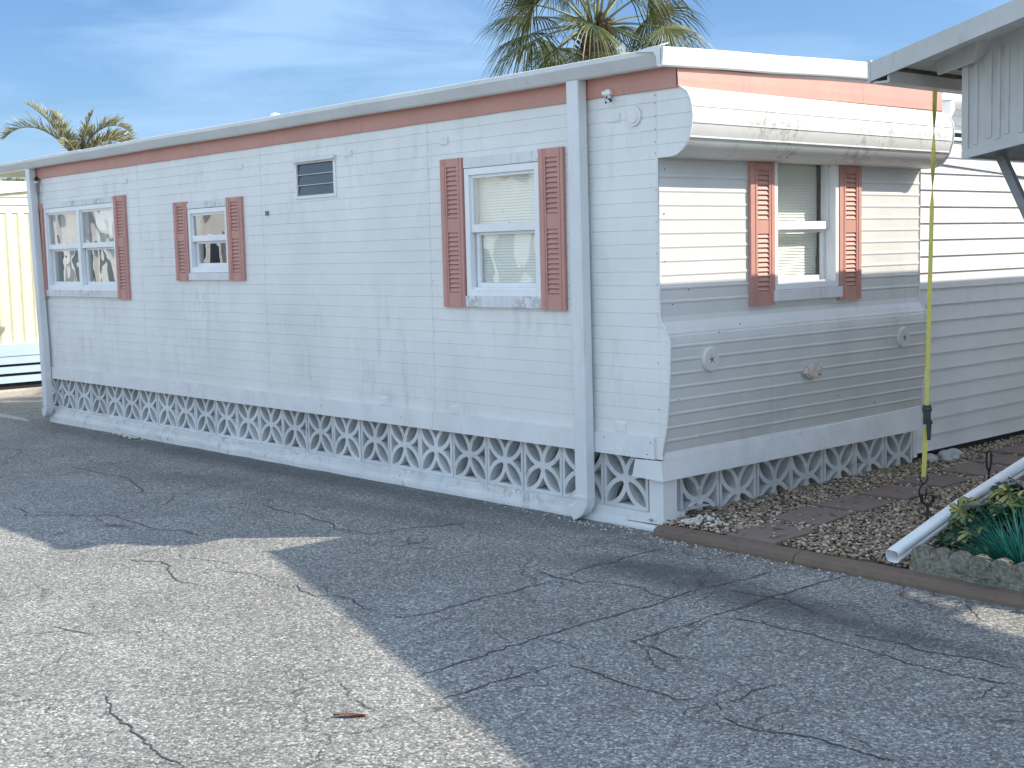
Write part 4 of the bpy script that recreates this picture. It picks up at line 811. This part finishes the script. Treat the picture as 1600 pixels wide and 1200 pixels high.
# white drain pipe running from the kerb up to the right
def sqpipe(path, w_, h, mat, name, lab):
    m = M(); rows = []
    d = (Vector(path[1])-Vector(path[0])).normalized(); s_ = d.cross(Vector((0,0,1))).normalized(); u_ = s_.cross(d)
    for p in path:
        p = Vector(p); r = []
        for k in range(20):
            a = 2*math.pi*k/20; ca, sa = math.cos(a), math.sin(a); f = lambda v: math.copysign(abs(v)**0.45, v)
            r.append(tuple(p+s_*f(ca)*w_/2+u_*f(sa)*h/2))
        rows.append(r+[r[0]])
    m.sheet(rows); o = m.build(name, mat, recalc=False, solid=0.003, smooth=True); tag(o, lab, 'drain pipe'); return o
sqpipe([(1.712,-0.045,0.118),(1.735,0.6,0.29),(1.765,1.6,0.50),(1.79,2.4,0.66)], 0.078, 0.072, MAT['pipe'], 'drain_pipe', 'white drain pipe leaning from the kerb through the shrub at right')
m = M(); m.hexa([(1.86,0.05,0.05),(1.88,0.04,0.05),(1.98,0.50,0.05),(1.96,0.51,0.05),(1.86,0.05,0.10),(1.88,0.04,0.10),(1.98,0.50,0.12),(1.96,0.51,0.12)]); tag(m.build('garden_board', MAT['nb'], bevel=0.003), 'short pale grey board edging behind the scalloped border stones', 'board')
# scalloped edging blocks
for i, (lab) in enumerate(['weathered scalloped border block beside the open end of the white pipe', 'scalloped border block in front of the teal grass', 'scalloped border block at the right edge beyond the teal grass']):
    x0 = 1.832+i*0.49; n = 3 if i == 0 else 4; wv = 0.112 if i == 0 else 0.118
    x0 = 1.832 if i == 0 else 1.832+0.342+(i-1)*0.478
    poly = [(x0, -0.0), (x0+n*wv, 0.0)]
    for s_ in range(n-1, -1, -1):
        cx = x0+(s_+0.5)*wv
        for k in range(0, 13):
            a = math.pi*k/12; poly.append((cx+wv*0.49*math.cos(a), 0.112+0.050*math.sin(a)))
    m = M(); yb = -0.055-(0.012*i)
    m.prism([(p[0], p[1]+0.045) for p in poly], 1, yb, yb+0.055); m.box(x0+0.001, x0+n*wv-0.001, yb-0.018, yb-0.0005, 0.045, 0.092)
    tag(m.build('edging_block', MAT['edging'], bevel=0.008), lab, 'edging block', 'scalloped concrete border blocks')
for i, (x, y, r, lab) in enumerate([(0.00,3.26,0.060,'pale rock at the foot of the siding, closest to the strap'),(0.06,3.42,0.085,'largest pale rock of the cluster against the vinyl siding'),(0.02,3.60,0.07,'pale flat rock at the far end of the cluster by the siding'),(0.13,3.30,0.045,'smallest pale rock, in front of the cluster by the siding')]):
    bm = bmesh.new(); bmesh.ops.create_icosphere(bm, subdivisions=3, radius=r)
    for v in bm.verts:
        v.co *= 1+0.35*noise.noise(v.co*14+Vector((i*5,0,0))); v.co.z *= 0.7
    me = bpy.data.meshes.new('rock'); bm.to_mesh(me); bm.free(); me.materials.append(MAT['rock']); o = bpy.data.objects.new('rock', me); COL.objects.link(o); o.location = (x, y, 0.075); tag(o, lab, 'rock', 'pale rocks by the siding')
# planting bed soil
m = M(); m.sheet([[(x, y, 0.075+0.02*noise.noise(Vector((x*6, y*6, 0)))) for y in np.linspace(-0.02, 1.15, 20)] for x in np.linspace(1.87, 3.0, 16)]); tag(m.build('planting_soil', MAT['soil'], recalc=False), kind='structure')
# dead leaf on the sunlit drive
m = M(); rows = []
for k in range(9):
    t = k/8; wv = 0.016*math.sin(math.pi*min(1, t*1.0+0.02))+0.001; px, py = 1.31+0.095*t, -3.455+0.088*t
    rows.append([(px-0.68*wv, py+0.73*wv, 0.012), (px, py, 0.005+0.004*math.sin(t*5)), (px+0.68*wv, py-0.73*wv, 0.014)])
m.sheet(rows); tag(m.build('dead_leaf', MAT['deadleaf'], recalc=False, solid=0.001), 'curled reddish brown dead leaf lying on the sunlit asphalt', 'leaf')

# ------------------------------------------------------------------ yellow home beyond the far end
YH = thing('yellow_home', (-17.0, 2.0, 0), 'pale yellow ribbed home with white roof edge and slatted skirting tinted with blue shade', 'home')
XY = -14.2; m = M(); rows = []
y = 0.2
while y < 7:
    for dy, dx in ((0,0),(0.03,0.018),(0.10,0.018),(0.13,0)): rows.append([(XY+dx, y+dy, 0.62), (XY+dx, y+dy, 2.60)])
    y += 0.18
m.sheet(rows); m.build('ribbed_wall', MAT['yellow'], YH, recalc=False)
m = M(); rows = []; z = 2.60
while z < 3.05: rows += [[(XY+0.018,0.2,z),(XY+0.018,7,z)], [(XY,0.2,z+0.115),(XY,7,z+0.115)]]; z += 0.12
m.sheet(rows); m.build('lap_band', MAT['yellow'], YH, recalc=False)
m = M(); m.box(-20, XY-0.02, 0.2, 7, 0.0, 2.9); m.build('body', MAT['yellow'], YH)
m = M(); m.hexa([(XY-6,0.0,2.76),(XY+0.06,0.0,2.76),(XY+0.06,2.6,3.02),(XY-6,2.6,3.02),(XY-6,0.0,2.88),(XY+0.06,0.0,2.88),(XY+0.06,2.6,3.13),(XY-6,2.6,3.13)]); m.build('roof', MAT['alu'], YH)
m = M()
m.box(XY, XY+0.05, 0.2, 7, 0.45, 0.63); m.build('skirt_board', MAT['shadeblue'], YH)
for k, z in enumerate((0.33, 0.19, 0.045)):
    m = M(); m.box(XY-0.005, XY+0.045, 0.2, 7, z, z+0.10+0.01*(k == 0)); m.build('skirt_slat', MAT['shadeblue'], YH)
m = M(); m.box(XY-0.019, XY-0.008, 0.2, 7, -0.12, 0.62); m.build('skirt_void', MAT['dark'], YH)
m = M(); m.box(-13.55, -13.35, -3.2, 7, -0.14, 0.01); tag(m.build('far_kerb', MAT['concrete'], bevel=0.02), kind='structure')
m = M(); m.hexa([(-16,-0.42,-0.12),(-9.86,-0.20,-0.12),(-10.1,-0.09,-0.12),(-16,-0.25,-0.12),(-16,-0.42,-0.045),(-9.95,-0.19,-0.045),(-10.3,-0.11,-0.045),(-16,-0.25,-0.045)]); tag(m.build('pavement_strip', MAT['concrete'], bevel=0.01), kind='structure')

# ------------------------------------------------------------------ homes across the drive, behind the camera: seen only as reflections in the glass
def plain_home(x0, x1, lab):
    t = thing('opposite_home', ((x0+x1)/2, -14, 0), lab, 'home', 'homes across the driveway')
    m = M(); m.prism([(x0,0.3),(x1,0.3),(x1,2.7),((x0+x1)/2,4.1),(x0,2.7)], 1, -19, -9.5); m.build('wall', MAT['white'], t)
    m = M(); c = (x0+x1)/2
    m.hexa([(x0-0.4,-19.3,2.56),(c,-19.3,4.16),(c,-8.9,4.16),(x0-0.4,-8.9,2.56),(x0-0.4,-19.3,2.72),(c,-19.3,4.32),(c,-8.9,4.32),(x0-0.4,-8.9,2.72)])
    m.hexa([(x1+0.4,-19.3,2.56),(c+0.001,-19.3,4.16),(c+0.001,-8.9,4.16),(x1+0.4,-8.9,2.56),(x1+0.4,-19.3,2.72),(c+0.001,-19.3,4.32),(c+0.001,-8.9,4.32),(x1+0.4,-8.9,2.72)]); m.build('roof', MAT['alu'], t)
    for a in (x0+1.0, c+0.8):
        m = M(); m.box(a, a+1.3, -9.495, -9.47, 1.1, 2.3); w_ = m.build('window', MAT['vinyl'], t); m = M(); m.box(a+0.08, a+1.22, -9.47, -9.46, 1.18, 2.22); m.build('pane', MAT['louvre'], w_)
    m = M(); m.box(c-0.6, c+0.3, -9.495, -9.47, 0.4, 2.4); m.build('door', MAT['grey'], t)
plain_home(-35, -27.5, 'white gabled home opposite the double window'); plain_home(-25.5, -18.0, 'white gabled home farther down across the driveway'); plain_home(-15, -8, 'white gabled home opposite the large side window')

# crumbled spot at the wall foot, and litter on the bed
def rub(r): return (-7.55+r.randn()*0.16, -0.06-abs(r.randn())*0.03, gz(-7.5)+0.012)
tag(pebbles('rubble', 46, MAT['whitepeb'], rub, lambda r: r.uniform(0.010, 0.026)), 'small pale rubble crumbled from the wall foot near the far end', 'rubble')
m = M()
for k in range(60):
    if k < 26: sx, sy, sa = SL[k % 3]; x, y, z = sx+random.uniform(-.16,.16), sy+random.uniform(-.2,.2), 0.081
    elif k < 46: x, y, z = random.uniform(0.1,1.8), random.uniform(0.0,2.5), 0.083
    else: x, y, z = random.uniform(0.1,2.4), random.uniform(-0.45,-0.17), 0.006
    a = random.uniform(0,6.28); L = random.uniform(0.012,0.035); W_ = L*random.uniform(0.2,0.35); d = Vector((math.cos(a),math.sin(a),0)); s_ = Vector((-d.y,d.x,0)); p = Vector((x,y,z)); u_ = Vector((0,0,0.006))
    m.add([p-d*L, p-s_*W_+u_*0.5, p+d*L+u_, p+s_*W_+u_*0.8], [(0,1,2,3)])
tag(m.build('leaf_litter', MAT['deadleaf'], recalc=False), 'scattered brown leaf bits on the pavers and along the kerb', 'leaf litter', kind='stuff')

# ------------------------------------------------------------------ plants
MAT['palm'] = leafmat('fan_palm_leaf', [(0.025,0.045,0.010),(0.045,0.07,0.016),(0.09,0.105,0.028),(0.19,0.18,0.07),(0.035,0.055,0.014)], 0.42, 0.16)
MAT['palmdry'] = leafmat('drying_leaf', [(0.34,0.28,0.15),(0.25,0.22,0.10),(0.42,0.36,0.22)], 0.6, 0.2)
MAT['feather'] = leafmat('feather_palm_leaf', [(0.16,0.18,0.07),(0.32,0.29,0.17),(0.10,0.14,0.05),(0.42,0.36,0.25),(0.20,0.22,0.09)], 0.5, 0.25)
MAT['petiole'] = simple('petiole', (0.14,0.16,0.06), 0.5, 0.3, 6, 0)
MAT['boot'] = simple('palm_boot', (0.10,0.060,0.038), 0.9, 0.5, 14, 0.8)
MAT['bark'] = simple('palm_trunk', (0.16,0.12,0.09), 0.95, 0.4, 12, 0.8)
MAT['scheff'] = leafmat('glossy_green_leaf', [(0.012,0.035,0.012),(0.025,0.06,0.02),(0.04,0.085,0.03),(0.018,0.045,0.016)], 0.25, 0.15)
MAT['variegated'] = leafmat('yellow_variegated_leaf', [(0.42,0.40,0.06),(0.30,0.33,0.06),(0.50,0.46,0.16),(0.12,0.20,0.05)], 0.3, 0.2)
MAT['teal'] = leafmat('teal_blade', [(0.01,0.13,0.105),(0.02,0.22,0.18),(0.015,0.09,0.08),(0.05,0.30,0.22),(0.03,0.17,0.09)], 0.35, 0.15)
MAT['stem'] = simple('brown_stem', (0.07,0.05,0.03), 0.8, 0.4, 10)
def frame_of(d):
    s_ = d.cross(Vector((0,0,1)))
    s_ = s_.normalized() if s_.length > 1e-3 else Vector((1,0,0))
    return s_, s_.cross(d).normalized()
def fan(m, base, d, R, spread, droop, n=44, roll=0):
    """costapalmate blade: narrow folded segments split for their outer part, tips drooping"""
    s_, u_ = frame_of(d)
    if roll: q = Matrix.Rotation(roll, 3, d); s_ = q@s_; u_ = q@u_
    for k in range(n):
        a = -spread+2*spread*k/(n-1)+random.uniform(-0.015,0.015)
        rr = R*(0.72+0.28*math.cos(a*0.6))*random.uniform(0.9,1.05)
        dirv = (d*math.cos(a)+s_*math.sin(a)).normalized(); side = (-d*math.sin(a)+s_*math.cos(a)).normalized()
        origin = base+d*(R*0.10*max(0, math.cos(a)))
        cup = u_*(-0.10*abs(math.sin(a)))
        prev = None; w0 = 0.0145*R; ds = droop*random.uniform(0.7,1.4)
        L = []
        for t in (0.0, 0.3, 0.55, 0.78, 1.0):
            p = origin+dirv*(rr*t)+cup*rr*t; p = p+Vector((0,0,-1))*(ds*rr*max(0,t-0.35)**1.8*1.6)
            L.append((p, {0.0:0.35,0.3:0.95,0.55:1.0,0.78:0.6,1.0:0.05}[t]*w0))
        b = len(m.v)
        for p, wv in L: m.v += [tuple(p-side*wv), tuple(p+u_*wv*0.5), tuple(p+side*wv)]
        for i in range(len(L)-1): m.f += [(b+3*i, b+3*i+1, b+3*i+4, b+3*i+3), (b+3*i+1, b+3*i+2, b+3*i+5, b+3*i+4)]
def fan_palm(cx, cy, zc, R, lab, nf, seed, ph=1.15):
    random.seed(seed)
    t = thing('fan_palm', (cx, cy, 0), lab, 'palm tree'); hub = Vector((cx, cy, zc))
    m = M(); m.tube([(cx, cy, -0.3), (cx+0.03, cy, zc*0.5), (cx, cy, zc-0.5), (cx, cy, zc-0.1)], [0.19,0.16,0.17,0.15], 16); m.build('trunk', MAT['bark'], t, smooth=True)
    m = M()
    for k in range(130):
        a = k*2.4+random.uniform(-.2,.2); z = zc-1.1+1.15*k/130; r = 0.155+0.03*random.random(); d = Vector((math.cos(a), math.sin(a), random.uniform(0.5,1.3))).normalized()
        p = Vector((cx+r*math.cos(a), cy+r*math.sin(a), z)); s_ = Vector((-math.sin(a), math.cos(a), 0)); L = random.uniform(0.09,0.20)
        m.hexa([tuple(p-s_*0.05), tuple(p+s_*0.05), tuple(p+s_*0.045+d*0.02+Vector((0,0,-.03))), tuple(p-s_*0.045+Vector((0,0,-.03))), tuple(p-s_*0.022+d*L), tuple(p+s_*0.022+d*L), tuple(p+s_*0.02+d*L+Vector((0,0,-.02))), tuple(p-s_*0.02+d*L+Vector((0,0,-.02)))])
    m.build('boots', MAT['boot'], t)
    g, dry, pet = M(), M(), M()
    for k in range(nf):
        f = (k+0.5)/nf; el = math.radians(78-118*f**0.9+random.uniform(-9,9)); a = k*2.39996+random.uniform(-.25,.25)
        d0 = Vector((math.cos(a)*math.cos(el), math.sin(a)*math.cos(el), math.sin(el)))
        L = ph*random.uniform(0.8,1.1); P = [hub+Vector((math.cos(a),math.sin(a),0))*0.10]; d = d0.copy()
        for i in range(6): P.append(P[-1]+d*L/6); d = (d+Vector((0,0,-0.055))).normalized()
        pet.tube(P, [0.026,0.022,0.018,0.015,0.013,0.011,0.009], 5)
        tgt = dry if (f > 0.9 and random.random() < 0.3) else g
        fan(tgt, P[-1], (P[-1]-P[-2]).normalized(), R*random.uniform(0.85,1.08), math.radians(random.uniform(105,128)), random.uniform(0.25,0.7)+0.5*f, 46, random.uniform(-0.6,0.6))
    g.build('fronds', MAT['palm'], t, recalc=False)
    if dry.v: dry.build('dry_fronds', MAT['palmdry'], t, recalc=False)
    pet.build('petioles', MAT['petiole'], t, smooth=True, recalc=False)
fan_palm(-7.28, 6.92, 4.90, 0.82, 'green fan palm with bristly trunk top rising behind the long roof', 30, 11, 0.98)
def feather_palm(cx, cy, zc, fr, lab, seed):
    random.seed(seed); t = thing('feather_palm', (cx, cy, 0), lab, 'palm tree')
    m = M(); m.tube([(cx, cy, -0.3), (cx, cy, zc*0.5), (cx, cy, zc)], [0.16,0.13,0.11], 12); m.build('trunk', MAT['bark'], t, smooth=True)
    g, pet = M(), M()
    for az, el, L, dr in fr:
        d = Vector((math.cos(az)*math.cos(el), math.sin(az)*math.cos(el), math.sin(el))); P = [Vector((cx, cy, zc))]; n = 26
        for i in range(n): P.append(P[-1]+d*L/n); d = (d+Vector((0,0,-dr/n*(0.4+1.6*i/n)))).normalized()
        pet.tube(P, [0.022*(1-0.85*i/n) for i in range(n+1)], 5)
        for i in range(3, n+1):
            dd = (P[i]-P[i-1]).normalized(); s_, u_ = frame_of(dd)
            for sd_ in (-1, 1):
                for rep in range(4):
                    if random.random() < 0.08: continue
                    ll = (0.42*math.sin(math.pi*(0.12+0.80*i/n))+0.06)*random.uniform(0.6,1.15)*L/1.7
                    o = P[i]-dd*(L/n)*rep/4
                    ld = (s_*sd_*random.uniform(0.35,0.8)+dd*random.uniform(0.5,0.9)+u_*random.uniform(0.15,0.7)+Vector((random.uniform(-.15,.15),random.uniform(-.15,.15),random.uniform(-.1,.15)))).normalized()
                    wd = ld.cross(Vector((random.random(),random.random(),random.random()))).normalized()*0.0085
                    p1 = o+ld*ll*0.5; p2 = o+ld*ll*0.85+Vector((0,0,-0.05*ll)); p3 = o+ld*ll+Vector((0,0,-0.18*ll)); b = len(g.v)
                    g.v += [tuple(o-wd*0.6), tuple(o+wd*0.6), tuple(p1-wd), tuple(p1+wd), tuple(p2-wd*0.7), tuple(p2+wd*0.7), tuple(p3)]; g.f += [(b,b+1,b+3,b+2),(b+2,b+3,b+5,b+4),(b+4,b+5,b+6)]
    g.build('fronds', MAT['feather'], t, recalc=False); pet.build('frond_ribs', MAT['palmdry'], t, smooth=True, recalc=False)
# image plane across-direction is about (0.67, 0.74): fronds fan out along it
A0 = math.atan2(0.744, 0.668)
feather_palm(-15.1, 2.88, 3.45, [(A0+math.pi, 1.08, 1.25, 0.75),(A0+math.pi+0.15, 1.0, 1.38, 1.9),(A0+2.9, 1.2, 0.96, 0.6),(A0+0.1, 1.30, 0.86, 0.5),(A0-0.1, 1.10, 1.22, 2.1),(A0+0.15, 0.85, 1.22, 1.9),(A0-0.35, 0.6, 0.96, 1.3),(A0+0.5, 0.9, 0.96, 1.6),(A0+1.4, 1.15, 0.83, 1.2),(A0-1.5, 0.8, 0.83, 1.5)], 'sparse windblown feather palm rising behind the far end of the roof', 5)
feather_palm(-16.9, 2.25, 2.95, [(A0+math.pi*k/4, 0.9, 0.55, 1.0) for k in range(8)], 'small low palm crown showing just above the roof edge', 6)
# variegated shrub round the drain pipe
def shrub(lab, box, n, seed, dens_y=0.4):
    random.seed(seed); t = thing('shrub', ((box[0]+box[1])/2, (box[2]+box[3])/2, 0.08), lab, 'shrub'); g, y_, st = M(), M(), M()
    x0, x1, y0, y1, z0, z1 = box
    for k in range(n):
        x, y = random.uniform(x0, x1), random.uniform(y0, y1); e = 1-((x-(x0+x1)/2)/(x1-x0)*2)**2*0.5-((y-(y0+y1)/2)/(y1-y0)*2)**2*0.4
        z = z0+(z1-z0)*e*random.uniform(0.15,1.0); tip = Vector((x, y, z)); bs_ = Vector(((x0+x1)/2+(x-(x0+x1)/2)*0.4, (y0+y1)/2+(y-(y0+y1)/2)*0.4, 0.06))
        if k % 3 == 0: st.tube([bs_, bs_.lerp(tip, 0.5)+Vector((0,0,0.04)), tip], [0.006,0.005,0.003], 5)
        yel = random.random() < dens_y*(0.3+z/z1*0.7); N_ = Vector((random.uniform(-.7,.7), random.uniform(-.9,.5), 1)).normalized(); a0 = random.uniform(0, 6.28); s_ = N_.orthogonal().normalized(); u_ = N_.cross(s_)
        for j in range(7):
            a = a0+2*math.pi*j/7; dv = (s_*math.cos(a)+u_*math.sin(a)); sd_ = N_.cross(dv); L = random.uniform(0.06,0.10); wv = L*0.23
            pts = [tip, tip+dv*L*0.35-N_*0.004, tip+dv*L*0.75-N_*0.012, tip+dv*L-N_*0.028]
            for tg, sc_, off in ((g, 1.0, 0.0),)+(((y_, 0.62, 0.0012),) if yel else ()):
                b = len(tg.v); o_ = N_*off
                tg.v += [tuple(pts[0]+o_), tuple(pts[1]-sd_*wv*sc_*0.8+o_), tuple(pts[1]+sd_*wv*sc_*0.8+o_), tuple(pts[2]-sd_*wv*sc_+o_), tuple(pts[2]+sd_*wv*sc_+o_), tuple(pts[3]+o_)]
                tg.f += [(b,b+1,b+2),(b+1,b+3,b+4,b+2),(b+3,b+5,b+4)]
    g.build('leaves', MAT['scheff'], t, recalc=False); y_.build('yellow_leaves', MAT['variegated'], t, recalc=False); st.build('stems', MAT['stem'], t, recalc=False)
shrub('dark green shrub with yellow variegated leaves growing over the white pipe', (1.74, 2.60, 0.34, 0.95, 0.08, 0.50), 300, 3, 0.75)
# teal spiky grass
random.seed(9)
tg_ = M(); base = Vector((2.38, 0.14, 0.07))
for k in range(520):
    a = random.gauss(math.pi, 1.1); el = math.radians(random.triangular(2, 80, 26)); L = random.uniform(0.22, 0.56)
    d = Vector((math.cos(a)*math.cos(el), math.sin(a)*math.cos(el), math.sin(el))); p = base+Vector((random.gauss(0,0.03), random.gauss(0,0.03), 0)); s_, u_ = frame_of(d); b = len(tg_.v); wv = 0.0032
    n = 6
    for i in range(n+1):
        e = wv*(1-(i/n)**2*0.9); tg_.v += [tuple(p-s_*e), tuple(p+s_*e)]; p = p+d*L/n; d = (d+Vector((0,0,-0.07))).normalized()
        if p.z < 0.085: p.z = 0.085
    for i in range(n): tg_.f.append((b+2*i, b+2*i+1, b+2*i+3, b+2*i+2))
tag(tg_.build('spiky_grass', MAT['teal'], recalc=False), 'teal green spiky grass tuft spilling over the scalloped border', 'ornamental grass')
